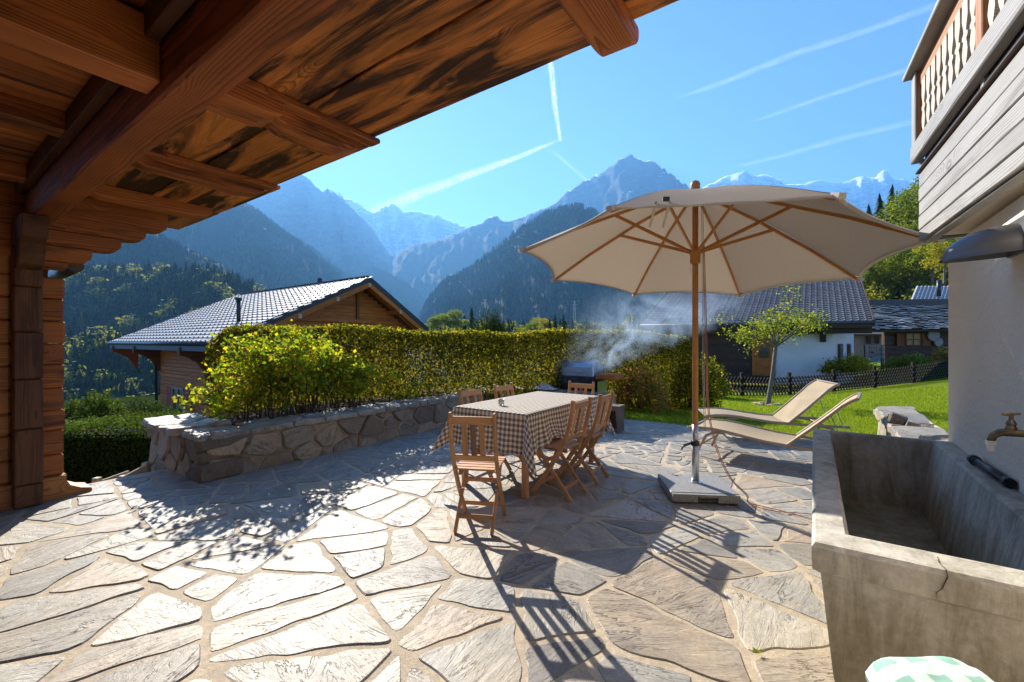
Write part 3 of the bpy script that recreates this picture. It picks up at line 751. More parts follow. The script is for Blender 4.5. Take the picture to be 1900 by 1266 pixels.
for k in range(8):
    o = len(V)
    for i in range(ns_+1):
        for j in range(nt_+1):
            tt = j/nt_; s = i/ns_; bulge = 4*tt*(1-tt)
            s2 = s*(1-.055*bulge*s)
            p = ribp(k, s2).lerp(ribp(k+1, s2), tt)
            p.z -= .035*bulge*s*(1-.3*s); p.z += .004*math.sin(31*tt+k)*s*s
            V.append(p)
    for i in range(ns_):
        for j in range(nt_): a = o+i*(nt_+1)+j; Fc.append((a, a+1, a+nt_+2, a+nt_+1))
can = mk('canopy', V, Fc, M_CANVAS, PAR, frame='w', smooth=True)
M_HEM = fabric('canvas_hem', (.56, .50, .43), .1)
V, Fc = [], []
for k in range(8):                     # stitched hem: a narrow turned-down strip along each edge
    o = len(V)
    for j in range(13):
        tt = j/12; bl = 4*tt*(1-tt); s2 = 1-.055*bl
        p = ribp(k, s2).lerp(ribp(k+1, s2), tt); p.z -= .035*bl*.7
        inw = (APEX-p); inw.z = 0; inw.normalize()
        V += [p+Vector((0, 0, .003)), p-inw*.008+Vector((0, 0, -.012)), p+inw*.03+Vector((0, 0, -.006))]
    for j in range(12):
        a = o+j*3; Fc += [(a, a+1, a+4, a+3), (a+1, a+2, a+5, a+4)]
mk('hem', V, Fc, M_HEM, can, frame='w', smooth=True)
for k in range(8):
    d = (tip(k)-APEX).normalized(); pth = [ribp(k, s, -.022) for s in (.03, .35, .7, .995)]
    mb = MB()
    for i in range(3): mb.bar(pth[i]-d*.002, pth[i+1]+d*.002, .017, .026)
    mb.build('rib', M_UMBW, PAR, frame='w')
    mk('tip_pocket', *box_vf(-.035, .03, -.022, .022, -.022, .012), M_HEM, PAR, M=frame_m(tip(k)-d*.03, tip(k)+d*.03), frame='w')
    hubp = UC+Vector((0, 0, 2.235)); a = UP+k*pi/4
    q0 = hubp+Vector((math.cos(a), math.sin(a), 0))*.05; q1 = ribp(k, .47, -.03)
    stick('strut', q0, q1, .016, .03, M_UMBW, PAR, frame='w')
mk('runner_hub', *lathe_vf([(.034, 2.12), (.046, 2.13), (.046, 2.205), (.058, 2.215), (.058, 2.25), (.036, 2.262)], 20, UC), M_UMBW, PAR, frame='w')
mk('top_hub', *lathe_vf([(.03, 2.70), (.05, 2.71), (.05, 2.79), (.03, 2.80)], 16, UC), M_UMBW, PAR, frame='w')
mk('finial', *lathe_vf([(.035, 2.81), (.045, 2.825), (.04, 2.84), (.046, 2.855), (.036, 2.885), (.012, 2.90)], 16, UC), M_UMBW, PAR, frame='w', smooth=True)
mk('pole', *lathe_vf([(.0265, .50), (.0265, 2.8)], 20, UC), M_UMBW, PAR, frame='w', smooth=True)
mk('pole_tube', *lathe_vf([(.027, .44), (.027, .62)], 20, UC), M_STEEL, PAR, frame='w', smooth=True)
mk('stand_tube', *lathe_vf([(.034, .085), (.034, .46), (.030, .462)], 20, UC), M_STEEL, PAR, frame='w', smooth=True)
mk('tube_foot', *lathe_vf([(.06, .082), (.06, .088), (.036, .09), (.036, .10)], 20, UC), M_STEEL, PAR, frame='w')
mb = MB(); mb.add(lathe_vf([(.038, .425), (.038, .465)], 14, UC)); mb.bar(UC+Vector((-.03, 0, .45)), UC+Vector((-.12, -.03, .43)), .012, .022); mb.tube([UC+Vector((-.09, -.02, .44)), UC+Vector((-.13, -.03, .415)), UC+Vector((-.14, -.03, .39))], .008)
mb.build('clamp', M_BLK, PAR, frame='w')
# granite slab with a hand slot in its near side
rz = R(-6.0); MS = T(Vector((1.695, 3.965, 0))) @ Matrix.Rotation(rz, 4, 'Z')
bm = bmesh.new()
out = [(-.285, -.265), (-.075, -.265), (-.06, -.235), (.085, -.235), (.10, -.265), (.285, -.265), (.285, .265), (-.285, .265)]
prism('base_slab', [(-.285, -.235), (.285, -.235), (.285, .275), (-.285, .275)], .078, M_GRAN, PAR, MS @ T(Vector((0, 0, .045))), bev=.006, frame='w')
mb = MB()
for x0, x1, z0, z1 in ((-.279, -.07, .012, .079), (.10, .279, .012, .079), (-.07, .10, .058, .079)): mb.box(x0, x1, -.268, -.2355, z0, z1, M=MS)
mb.build('base_edge', M_GRAN, PAR, frame='w')
bm.free()
mk('handle_bar', *tube_vf([MS @ Vector((-.07, -.25, .03)), MS @ Vector((.10, -.25, .03))], .008, 8), M_BLK, PAR, frame='w')
for q in ((-.2, -.18), (.2, -.18), (-.2, .2), (.2, .2)): mk('foot', *lathe_vf([(.03, 0), (.03, .008)], 10, MS @ Vector((q[0], q[1], 0))), M_BLK, PAR, frame='w')
# tie strap hanging over the near edge
st = ribp(0, .96).lerp(ribp(1, .96), .22)
for dx in (0, .09):
    stick('tie_strap', st+Vector((dx, .03, .02)), st+Vector((dx+.02, .22, -.10)), .018, .003, M_HEM, PAR, up=(0, -1, 0), frame='w')
mk('strap_buckle', *box_vf(-.022, .022, -.006, .006, -.014, .014), M_BLK, PAR, M=T(st+Vector((.05, -.01, .022))), frame='w')
# pulley lines beside the pole
for dx in (.045, .058): tube('pull_cord', [UC+Vector((dx, -.03, 2.72)), UC+Vector((dx+.004, -.03, 2.3)), UC+Vector((dx+.008, -.035, 1.2)), UC+Vector((dx+.02, -.04, .6))], .0028, M_HEM, PAR, 5, frame='w')
tube('cord_ring', [UC+Vector((-.05+.02*math.cos(a), -.05, 2.06+.045*math.sin(a))) for a in [i*pi/5 for i in range(11)]], .002, M_STEEL, PAR, 5, frame='w')
M_CABLE = flat('orange_cable', (.42, .17, .08), .5, .4, bs=0)
cbl = thing('power_cable', 'thin orange brown cable trailing from the parasol pole across the paving', 'cable', tuple(PZ(1420, 947)), frame='w')
base = [UC+Vector((.05, -.045, 2.3)), UC+Vector((.06, -.06, 1.8)), UC+Vector((.07, -.07, 1.2)), UC+Vector((.08, -.09, .75)), UC+Vector((.12, -.17, .42)), UC+Vector((.19, -.27, .2)), UC+Vector((.27, -.38, .095))]
for k, e in enumerate(([PZ(1392, 936, .006), PZ(1440, 949, .006), PZ(1510, 955, .006), PZ(1560, 975, .006)], [PZ(1388, 932, .006), PZ(1430, 943, .006), PZ(1470, 953, .006), PZ(1512, 965, .006)])):
    pts = [p+Vector((.012*k, 0, 0)) for p in base]+e
    sm = []
    for i in range(len(pts)-1):
        p0, p1, p2, p3 = pts[max(i-1, 0)], pts[i], pts[i+1], pts[min(i+2, len(pts)-1)]
        for s in (0, .25, .5, .75): sm.append(.5*((2*p1)+(-p0+p2)*s+(2*p0-5*p1+4*p2-p3)*s*s+(-p0+3*p1-3*p2+p3)*s**3))
    tube('cable_strand', sm+[pts[-1]], .0036, M_CABLE, cbl, 6, frame='w')

# ------------------------------------------------------------------ dining table and its cloth
TV, TU = (-2.87, -2.06), (3.16, 4.68)
TBL = thing('dining_table', 'wooden garden table under the brown gingham cloth', 'table', ((TV[0]+TV[1])/2, (TU[0]+TU[1])/2, 0))
stick('table_top', (-2.465, TU[0]+.01, .748), (-2.465, TU[1]-.01, .748), .79, .025, M_TEAK, TBL)
for v in (TV[0]+.05, TV[1]-.05):
    for u in (TU[0]+.06, TU[1]-.06): stick('leg', (v, u, 0), (v, u, .735), .052, .052, M_TEAK, TBL, up=(1, 0, 0))
    stick('apron', (v, TU[0]+.06, .69), (v, TU[1]-.06, .69), .022, .08, M_TEAK, TBL)
for u in (TU[0]+.06, TU[1]-.06): stick('apron', (TV[0]+.05, u, .69), (TV[1]-.05, u, .69), .022, .08, M_TEAK, TBL)
def gingham(name, dark, mid, light, per, trans=.12):
    m, t, b = new(name, .85, .15); uv = N(t, 'UVMap').outputs[0]
    s = N(t, 'SeparateXYZ', {0: uv}); f = []
    for k in (0, 1):
        w = math_(t, 'FRACT', math_(t, 'DIVIDE', s.outputs[k], per)); f.append(math_(t, 'GREATER_THAN', w, .5))
    sm = math_(t, 'MULTIPLY', math_(t, 'ADD', f[0], f[1]), .5)
    c = ramp(t, sm, [(0, light), (.25, mid), (.75, dark)], 'CONSTANT')
    n = noise(t, N(t, 'Mapping', {'Vector': uv, 'Scale': (700, 700, 1)}).outputs[0], 1, 2)
    c = mixc(t, .5, c, ramp(t, n, [(.3, g(.75)), (.7, g(1.2))]), 'MULTIPLY')
    t.links.new(c, b.inputs['Base Color'])
    tr = N(t, 'BsdfTranslucent', {'Color': c}); mx = N(t, 'MixShader', {0: trans, 1: b.outputs[0], 2: tr.outputs[0]})
    t.links.new(mx.outputs[0], t.nodes['Material Output'].inputs[0]); return m
M_GING = gingham('brown_gingham', (.15, .11, .075), (.42, .35, .27), (.78, .73, .64), .047)
def cloth():
    ov = .36; n1, n2 = 76, 122
    v0, v1, u0, u1 = TV[0]-.008, TV[1]+.008, TU[0]-.008, TU[1]+.008
    V, UVs = [], []
    for i in range(n1+1):
        for j in range(n2+1):
            a = v0-ov+(v1-v0+2*ov)*i/n1; b_ = u0-ov+(u1-u0+2*ov)*j/n2
            qa, qb = min(max(a, v0), v1), min(max(b_, u0), u1); dx, dy = a-qa, b_-qb; L = math.hypot(dx, dy)
            if L < 1e-6:
                z = .7625+.0012*mn.noise(Vector((a*6, b_*6, 0)))+.0018*max(0, mn.noise(Vector((a*2.2, b_*2.2, 5)))); V.append(Vector((a, b_, z)))
            else:
                ux, uy = dx/L, dy/L; corner = abs(ux*uy)*2
                per = (qa+qb)*1.0+(math.atan2(uy, ux))*.35
                rp = math.sin(per*19+1.3*math.sin(per*5))+.6*math.sin(per*37+2)
                f = L/ov
                outw = .010+L*(.10+.30*corner)+rp*.017*f**1.3*(1+.5*corner)
                drop = L*math.sqrt(max(.2, 1-.03))-.02*corner*f
                # the seats pushed in on the right and left lift the cloth a little
                tw = rp*.010*f
                z = .7625-drop+.0
                if L < .03: z = .7625-drop*.6
                x_, y_ = qa+ux*outw-uy*tw, qb+uy*outw+ux*tw
                if ux > .8 and 3.25 < qb < 4.35: 
                    k = math.exp(-((qb-3.52)/.15)**2)+math.exp(-((qb-4.05)/.15)**2); z += .10*k*f*f; x_ += .05*k*f*f; y_ += .05*math.sin((qb-3.5)*15)*k*f*f
                V.append(Vector((x_, y_, z)))
            UVs.append((a, b_))
    Fq = np.array([(i*(n2+1)+j, (i+1)*(n2+1)+j, (i+1)*(n2+1)+j+1, i*(n2+1)+j+1) for i in range(n1) for j in range(n2)])
    me = np_mesh('tablecloth', np.array([tuple(p) for p in V]), Fq, M_GING, True)
    uvl = me.uv_layers.new(name='UVMap'); idx = np.array(UVs, np.float32)[Fq.ravel()]
    uvl.data.foreach_set('uv', idx.ravel()); return me
tc_ = put('tablecloth', cloth(), None, I4, 'vu')
tag(tc_, 'brown and white gingham cloth draped over the garden table', 'tablecloth')
CUP = thing('tealight_glass', 'small frosted glass cup standing on the gingham cloth', 'cup', tuple(Vector((-.107, 4.27, .767))), frame='w')
M_FROST, t, b = new('frosted_glass', .35, .5); b.inputs['Base Color'].default_value = (.8, .8, .78, 1); b.inputs['Transmission Weight'].default_value = .45
mk('glass', *lathe_vf([(.018, .0), (.026, .003), (.029, .02), (.033, .06), (.031, .061), (.025, .012), (.0, .01)], 16, Vector((-.107, 4.27, .766))), M_FROST, CUP, frame='w', smooth=True)

# ------------------------------------------------------------------ folding chairs
def side_m(x): return Matrix(((0, 0, 1, x), (1, 0, 0, 0), (0, 1, 0, 0), (0, 0, 0, 1)))
def ribbon(path, w):
    L, Rr = [], []
    for i, p in enumerate(path):
        a, b_ = path[max(i-1, 0)], path[min(i+1, len(path)-1)]
        dx, dy = b_[0]-a[0], b_[1]-a[1]; l = math.hypot(dx, dy); nx, ny = -dy/l*w/2, dx/l*w/2
        L.append((p[0]+nx, p[1]+ny)); Rr.append((p[0]-nx, p[1]-ny))
    return L+Rr[::-1]
def chair():
    r = thing('folding_chair', 'teak folding chair with its back to the camera at the near end of the table', 'chair', (0, 0, 0), frame='w', group='teak folding chairs round the table')
    hw = .163
    post = [(-.235, .885), (-.225, .80), (-.195, .66), (-.155, .53), (-.09, .41), (.0, .27), (.095, .135), (.20, .0)]
    for s in (-1, 1):
        prism('back_post', [(a, b_) for a, b_ in ribbon(post, .040)], .024, M_TEAK, r, side_m(s*hw), bev=.005, frame='w')
        prism('rear_leg', ribbon([(-.20, .0), (.165, .435)], .036), .022, M_TEAK, r, side_m(s*(hw-.026)), bev=.004, frame='w')
        prism('seat_rail', ribbon([(-.15, .425), (.20, .435)], .034), .020, M_TEAK, r, side_m(s*(hw-.048)), bev=.003, frame='w')
        mk('bolt', *tube_vf([(s*(hw+.014), -.012, .265), (s*(hw-.04), -.012, .265)], .007, 8), M_STEEL, r, frame='w')
    stick('top_rail', (-hw, -.222, .828), (hw, -.222, .828), .022, .058, M_TEAK, r, up=(0, -.13, 1), frame='w', bev=.005)
    stick('lower_rail', (-hw, -.162, .545), (hw, -.162, .545), .022, .046, M_TEAK, r, up=(0, -.25, 1), frame='w', bev=.004)
    for i, x in enumerate((-.065, 0, .065)): stick('back_slat', (x, -.165, .555), (x, -.222, .815), .040, .011, M_TEAKD if i == 1 else M_TEAK, r, up=(0, -1, 0), frame='w', bev=.003)
    for i in range(6):
        y = -.125+i*.064; stick('seat_slat', (-hw+.014 if i < 1 else -hw-.008, y, .452), (hw-.014 if i < 1 else hw+.008, y, .452), .052, .014, M_TEAK, r, frame='w', bev=.003)
    stick('rung', (-hw, .115, .108), (hw, .115, .108), .016, .032, M_TEAK, r, frame='w')
    stick('rung', (-hw+.03, -.12, .095), (hw-.03, -.12, .095), .016, .036, M_TEAK, r, frame='w')
    stick('rung', (-hw+.03, .06, .315), (hw-.03, .06, .315), .016, .034, M_TEAK, r, frame='w')
    return r
ch0 = chair()
def cplace(o, p, az, label): o.location = p; o.rotation_euler = (0, 0, R(-az)); o['label'] = label
cplace(ch0, (-.25, 3.32, 0), 9, 'teak folding chair standing apart at the near end of the table, back to the camera')
for (v, u, az, lab) in ((-1.93, 3.52, -53, 'teak folding chair on the lawn side of the table, the nearer of two'),
                        (-1.93, 4.06, -57, 'teak folding chair on the lawn side of the table, behind the nearer one'),
                        (-2.88, 3.64, 125, 'teak folding chair on the planter side of the table, the nearer of two'),
                        (-2.87, 4.24, 127, 'teak folding chair on the planter side of the table, nearer the barbecue'),
                        (-2.43, 4.80, 213, 'teak folding chair at the far end of the table facing the camera')):
    cplace(dup(ch0), W(v, u), az, lab)

# ------------------------------------------------------------------ sun loungers
M_SLING = fabric('sling_fabric', (.50, .39, .25), .15, 400, .04)
M_LFR = flat('taupe_frame', (.36, .285, .21), .4, .5, metal=.2, bs=.05)
def lounger():
    r = thing('sun_lounger', 'x', 'sun lounger', (0, 0, 0), frame='w', group='sun loungers by the lawn')
    hw = .33
    seat = [(0, .325), (.12, .34), (.28, .345), (.45, .33), (.65, .30), (.85, .275), (1.08, .262)]
    back = [(1.06, .27), (1.25, .45), (1.42, .62), (1.53, .735), (1.60, .79), (1.66, .825)]
    def sheet(prof, nm):
        V = []; n = len(prof)
        for x, z in prof:
            for k in range(7): y = -hw+.012+(2*hw-.024)*k/6; V.append((x, y, z-.014*math.cos((k/6-.5)*pi)))
        Fc = [(i*7+k, i*7+k+1, i*7+k+8, i*7+k+7) for i in range(n-1) for k in range(6)]
        V2 = V+[(a, b_, c_-.004) for a, b_, c_ in V]; o = len(V)
        Fc += [tuple(q+o for q in f[::-1]) for f in Fc]
        mk(nm, V2, Fc, M_SLING, r, frame='w', smooth=True)
    sheet(seat, 'seat'); sheet(back, 'backrest')
    for s in (-1, 1):
        rail = [(x, s*hw, z) for x, z in seat]+[(1.3, s*hw, .255), (1.55, s*hw, .25), (1.78, s*hw, .245)]
        prism('side_rail', ribbon([(a, c_) for a, _, c_ in rail], .034), .022, M_LFR, r, Matrix(((1, 0, 0, 0), (0, 0, -1, s*hw), (0, 1, 0, 0), (0, 0, 0, 1))), bev=.006, frame='w')
        prism('back_rail', ribbon(back, .032), .022, M_LFR, r, Matrix(((1, 0, 0, 0), (0, 0, -1, s*(hw-.004)), (0, 1, 0, 0), (0, 0, 0, 1))), bev=.006, frame='w')
        tube('front_leg', [(.10, s*hw*.96, 0), (.15, s*hw*.97, .12), (.22, s*hw*.98, .25), (.30, s*hw*.97, .30), (.42, s*hw*.96, .31)], .017, M_LFR, r, 8, frame='w')
        tube('rear_leg', [(1.72, s*hw*.96, 0), (1.66, s*hw*.97, .12), (1.57, s*hw*.98, .215), (1.48, s*hw*.97, .24), (1.36, s*hw*.97, .25)], .017, M_LFR, r, 8, frame='w')
        tube('back_prop', [(1.44, s*.27, .62), (1.58, s*.27, .27)], .005, M_STEEL, r, 6, frame='w')
    stick('foot_bar', (.01, -hw, .322), (.01, hw, .322), .03, .022, M_LFR, r, frame='w')
    stick('head_bar', (1.655, -hw, .82), (1.655, hw, .82), .03, .02, M_LFR, r, frame='w')
    tube('cross_bar', [(.16, -.31, .14), (.16, .31, .14)], .011, M_LFR, r, 8, frame='w')
    tube('cross_bar', [(1.55, -.31, .23), (1.55, .31, .23)], .011, M_LFR, r, 8, frame='w')
    return r
l1 = lounger(); l2 = dup(l1)
def az_rot(az): return (0, 0, R(90-az))
l1.location = (2.40, 5.62, 0); l1.rotation_euler = az_rot(131); l1['label'] = 'beige sling sun lounger standing on the paving nearest the trough'
l2.location = (2.86, 6.50, 0); l2.rotation_euler = az_rot(104); l2['label'] = 'beige sling sun lounger at the lawn edge behind the other one'

# ------------------------------------------------------------------ barbecue, hearth, crate
M_BBQ = flat('barbecue_enamel', (.34, .39, .46), .28, .6, metal=.6, var=.2, bs=.05)
GR = thing('barbecue', 'smoking kettle barbecue with a long dark lid and two wooden side shelves', 'barbecue', (-3.85, 7.85, 0))
gv, gu = -3.88, 7.88
q = []
for k in range(9): a = pi*k/8; q.append((-.24*math.cos(a), .70+.32*math.sin(a)**.55))
M = Matrix(((0, 0, 1, gv-.03), (1, 0, 0, gu), (0, 1, 0, 0), (0, 0, 0, 1)))
prism('lid', [(-x, z) for x, z in q], .92, M_BBQ, GR, M, bev=.02)
prism('fire_box', [(-.23, .42), (.23, .42), (.25, .695), (-.25, .695)], .90, flat('barbecue_dark', (.03, .032, .035), .45, .5, metal=.3), GR, M, bev=.01)
stick('lid_handle', (gv-.28, gu-.27, .80), (gv+.22, gu-.27, .80), .03, .03, M_STEEL, GR)
for s in (-1, 1):
    stick('side_shelf', (gv+s*.47, gu, .72), (gv+s*.86, gu, .72), .46, .10, M_CHALET, GR, bev=.006)
    for d in (-.18, .18): stick('leg', (gv+s*.42, gu+d, 0), (gv+s*.42, gu+d, .64), .04, .04, bpy.data.materials['barbecue_dark'], GR, up=(1, 0, 0))
stick('cart_panel', (gv+.5, gu-.2, .45), (gv+.5, gu+.2, .45), .02, .35, flat('green_panel', (.35, .42, .08), .5), GR)
HR = thing('hearth', 'dark stone fire place with ash and embers at the end of the planter wall', 'fireplace', (-3.4, 7.05, 0))
for (a, b_) in ((-3.92, -3.6), (-3.59, -3.3), (-3.29, -3.0)): stick('hearth_stone', (a, 7.09, .19), (b_, 7.09, .19), .26, .38, M_WSTONE, HR, bev=.02)
stick('slab', (-3.95, 7.08, .43), (-2.93, 7.08, .43), .36, .07, flat('dark_slate', (.07, .075, .08), .5, .5), HR, bev=.008)
M_ASH = flat('ash', (.62, .62, .61), .95, .1, ns=20, bs=.8, bd=.02)
V, Fc = [], []
nn = 16
for i in range(nn):
    for j in range(nn):
        x, y = i/(nn-1)-.5, j/(nn-1)-.5; rr = math.hypot(x, y)*2
        V.append((-4.36+x*.55, 7.30+y*.34, HW+.028+max(0, 1-rr)*(.09+.09*mn.noise(Vector((x*9, y*9, 2)))+.10*abs(mn.noise(Vector((x*21, y*21, 4)))))))
Fc = [(i*nn+j, (i+1)*nn+j, (i+1)*nn+j+1, i*nn+j+1) for i in range(nn-1) for j in range(nn-1)]
o = mk('ash_heap', V, Fc, M_ASH, None); tag(o, 'pale heap of ash and crumpled foil on the wall in front of the barbecue', 'ash')
CR = thing('metal_crate', 'small rusty brown box stool standing on the paving by the lawn edge', 'stool', (-2.54, 6.45, 0))
cc = PZ(1140, 800); cv, cu = VU(cc.x, cc.y)
M_RUST = flat('rusty_brown', (.16, .11, .085), .6, .4, var=.3)
prism('box_panel', [(-.11, 0), (-.085, 0), (-.06, .33), (.06, .33), (.085, 0), (.11, 0), (.11, .39), (-.11, .39)], .016, M_RUST, CR, Matrix(((1, 0, 0, cv), (0, 0, -1, cu-.1), (0, 1, 0, 0), (0, 0, 0, 1))))
mk('box_panel', *box_vf(cv-.11, cv-.094, cu-.09, cu+.13, .06, .39), M_RUST, CR); mk('box_panel', *box_vf(cv+.094, cv+.11, cu-.09, cu+.13, 0, .39), M_RUST, CR)
mk('lid', *box_vf(cv-.12, cv+.12, cu-.115, cu+.14, .392, .405), M_RUST, CR)
mk('box_panel', *box_vf(cv-.09, cv+.09, cu+.115, cu+.13, .0, .39), M_RUST, CR)

# ------------------------------------------------------------------ checked cushion on a stool close to the camera
M_GRCH = gingham('green_check', (.30, .52, .44), (.62, .76, .70), (.86, .87, .85), .085, .1)
sx, sy = .85, .84
CU = thing('seat_cushion', 'pale green and white checked cushion at the foot of the trough', 'cushion', (sx, sy, .70), frame='w')
V, Fc, UVl = [], [], []
n = 20
for i in range(n+1):
    for j in range(n+1):
        a, b_ = i/n*2-1, j/n*2-1
        r = (abs(a)**5+abs(b_)**5)**.2 if (a or b_) else 0; 
        k = max(abs(a), abs(b_)); px, py = (a*k/r if r else 0, b_*k/r if r else 0)
        V.append((sx+.115*px, sy+.085*py, .70+.045*max(0, 1-k**4)**.5+.006*mn.noise(Vector((a*3, b_*3, 0)))))
        UVl.append((sx+.14*a, sy+.11*b_))
Fq = [(i*(n+1)+j, (i+1)*(n+1)+j, (i+1)*(n+1)+j+1, i*(n+1)+j+1) for i in range(n) for j in range(n)]
top = len(V); V += [(a, b_, 1.40-c_-.005) for a, b_, c_ in V]; Fq += [tuple(q+top for q in f[::-1]) for f in Fq]
me = np_mesh('cushion_cover', np.array(V)-np.array([sx, sy, .7]), np.array(Fq), M_GRCH, True)
ul = me.uv_layers.new(name='UVMap'); ul.data.foreach_set('uv', np.array(UVl+UVl, np.float32)[np.array(Fq).ravel()].ravel())
put('cushion_cover', me, CU, T(Vector((sx, sy, .70))))
ST = thing('stool', 'wooden stool carrying the checked cushion beside the trough', 'stool', (sx, sy, 0), frame='w')
stick('seat', (sx-.11, sy, .63), (sx+.11, sy, .63), .16, .03, M_TEAKD, ST, frame='w')
for a in (-.09, .09):
    for b_ in (-.06, .06): stick('leg', (sx+a, sy+b_, 0), (sx+a, sy+b_, .615), .03, .03, M_TEAKD, ST, up=(1, 0, 0), frame='w')
    
# fallen leaf
M_YLEAF = leafm('fallen_leaf', [(.45, .40, .05), (.30, .36, .05)], .3)
lp = PZ(1407, 1212)
V = [(0, 0, .012)]; nl = 14
for k in range(nl):
    a = 2*pi*k/nl; r = .024*(1 if k % 2 else .55)*(1.2 if 2 < k < 9 else .9); V.append((r*math.cos(a), r*math.sin(a)*.8, .004+.012*(k % 2)))
o = mk('fallen_leaf', [Vector(p)+lp for p in V], [(0, 1+k, 1+(k+1) % nl) for k in range(nl)], M_YLEAF, None, frame='w'); tag(o, 'single yellow green leaf fallen on the paving left of the trough', 'leaf')
# ------------------------------------------------------------------ ground and lawn
def gz(v, u):
    k = min(.062, max(.006, .05-.0083*v)); s = max(0., u-7.62)
    z = -.03-k*min(s, 30)-.02*max(0, s-30)
    if v < -5.85 and u < 9: z = min(z, -.38)
    z -= .09*max(0., -6.2-v)*(1 if u < 20 else .8)
    r = math.hypot(v, u)
    z -= .0009*max(0, r-45)**1.65
    return z
def grid_sheet(name, vs, us, off, m, kind='structure', dip=None):
    V = np.array([(v, u, gz(v, u)+off if not (dip and dip(v, u)) else -.62) for u in us for v in vs]); nv = len(vs)
    Fq = np.array([(j*nv+i, j*nv+i+1, (j+1)*nv+i+1, (j+1)*nv+i) for j in range(len(us)-1) for i in range(nv-1)])
    o = put(name, np_mesh(name, V, Fq, m, True), None, I4, 'vu'); tag(o, kind=kind); return o
def grass_mat(name, a, b_, c_):
    m, t, b = new(name, 1., .0); v = coords(t, rnd=False)
    n = noise(t, v, .9, 6, .65); n2 = noise(t, v, 35, 4, .8)
    c = ramp(t, n, [(.3, a), (.5, b_), (.72, c_)]); c = mixc(t, 1., c, ramp(t, n2, [(.3, g(.6)), (.7, g(1.35))]), 'MULTIPLY')
    t.links.new(c, b.inputs['Base Color']); bump(t, b, n2, 1., .03); return m
M_LAWN = grass_mat('lawn_turf', (.08, .12, .012), (.13, .18, .016), (.21, .22, .03))
M_GRND = grass_mat('meadow', (.015, .028, .008), (.025, .04, .01), (.04, .05, .016))
sp = lambda a, b_, n, p=2.2: [a+(b_-a)*(i/n)**p for i in range(n+1)]
grid_sheet('lawn', [-14+i*.6 for i in range(26)]+sp(1.62, 60, 30), sp(7.63, 60, 60), 0, M_LAWN)
grid_sheet('side_lawn', [1.16]+sp(1.5, 30, 20), [3.9+i*.3 for i in range(13)]+[7.63], 0, M_LAWN)
neg = [-x for x in sp(7.0, 700, 34)][::-1]
grid_sheet('ground', neg+[-6.4, -5.84, -5.8, -5, -3, -1, .5, 1.1, 1.2]+sp(2, 700, 34), [-x for x in sp(3, 60, 10)][::-1]+[-1, 1, 3, 5, 7.5, 7.7]+sp(9, 700, 44), -.07, M_GRND,
           dip=lambda v, u: -5.83 < v < 1.15 and u < 7.65)
# ------------------------------------------------------------------ leaves and trees
nr = np.random.default_rng(3)
def leaf_quads(P, size, droop=.25, seed=1, asp=.72, face=None):
    """one folded leaf (two triangles as a quad) at every point"""
    r = np.random.default_rng(seed); n = len(P)
    a = r.uniform(0, 2*pi, n); ph = np.arccos(r.uniform(-1, 1, n))
    d = np.stack([np.cos(a)*np.sin(ph), np.sin(a)*np.sin(ph), np.cos(ph)*.8-droop], 1)
    d /= np.linalg.norm(d, axis=1)[:, None]
    e = r.normal(size=(n, 3)); e -= d*(e*d).sum(1)[:, None]; e /= np.linalg.norm(e, axis=1)[:, None]
    s = (size*r.uniform(.6, 1.3, n))[:, None]; nn = np.cross(d, e)
    V = np.empty((n, 4, 3)); V[:, 0] = P; V[:, 1] = P+d*s*.5+e*s*asp*.5+nn*s*.12; V[:, 2] = P+d*s; V[:, 3] = P+d*s*.5-e*s*asp*.5+nn*s*.12
    return V.reshape(-1, 3), np.arange(4*n).reshape(n, 4)
M_HEDGE = leafm('hedge_leaf', [(.04, .05, .01), (.075, .09, .012), (.15, .15, .014), (.31, .27, .018), (.46, .29, .025)], .48)
M_SHRUB = leafm('shrub_leaf', [(.09, .15, .02), (.16, .24, .025), (.30, .34, .02), (.46, .40, .02), (.55, .36, .03)], .55)
M_BOX = leafm('box_leaf', [(.04, .07, .01), (.07, .11, .015), (.10, .13, .02)], .35)
M_PINE = leafm('pine_needles', [(.02, .04, .01), (.035, .06, .015), (.05, .08, .02)], .3)
M_REDB = leafm('red_tip_leaf', [(.08, .12, .02), (.16, .20, .03), (.36, .22, .06), (.62, .24, .13), (.55, .34, .10)], .6)
M_TREE = leafm('tree_leaf', [(.11, .15, .025), (.17, .22, .03), (.26, .28, .04), (.38, .33, .05)], .5)
M_DECI = leafm('autumn_leaf', [(.10, .14, .02), (.16, .19, .03), (.26, .24, .04), (.38, .30, .05)], .45)
M_BARK = wood('bark', (.09, .075, .06), (.26, .23, .19), stain=.3, stain_at=.6, rough=.9, vary=.1, bumps=1.0)
M_TWIG = flat('twig', (.07, .04, .025), .85, .2)
# the long clipped hedge
Ha, Hb = Vector((-4.45, 6.35, 0)), Vector((4.35, 10.78, 0)); Hd = (Hb-Ha).normalized(); Hn = Vector((-Hd.y, Hd.x, 0)); HL = (Hb-Ha).length
def hedge_pts(n, L, z0f, z1, wd, seed, round_end=.5):
    r = np.random.default_rng(seed); s = r.uniform(0, L, n); mode = r.uniform(0, 1, n)
    w = np.where(mode < .45, -1+.12*np.abs(r.normal(size=n)), np.where(mode < .65, 1-.12*np.abs(r.normal(size=n)), r.uniform(-1, 1, n)))*wd
    h = r.uniform(0, 1, n)**.9; top = (mode > .82); h = np.where(top, 1-.05*np.abs(r.normal(size=n)), h)
    zt = z1(s); e = np.minimum(1, np.minimum(s, L-s)/round_end); sh = np.sqrt(1-(1-e)**2)*.25+.75
    rim = 1-.35*np.clip((h-.88)/.12, 0, 1)**2
    return s, w*rim*sh, z0f+(zt*sh-z0f)*h
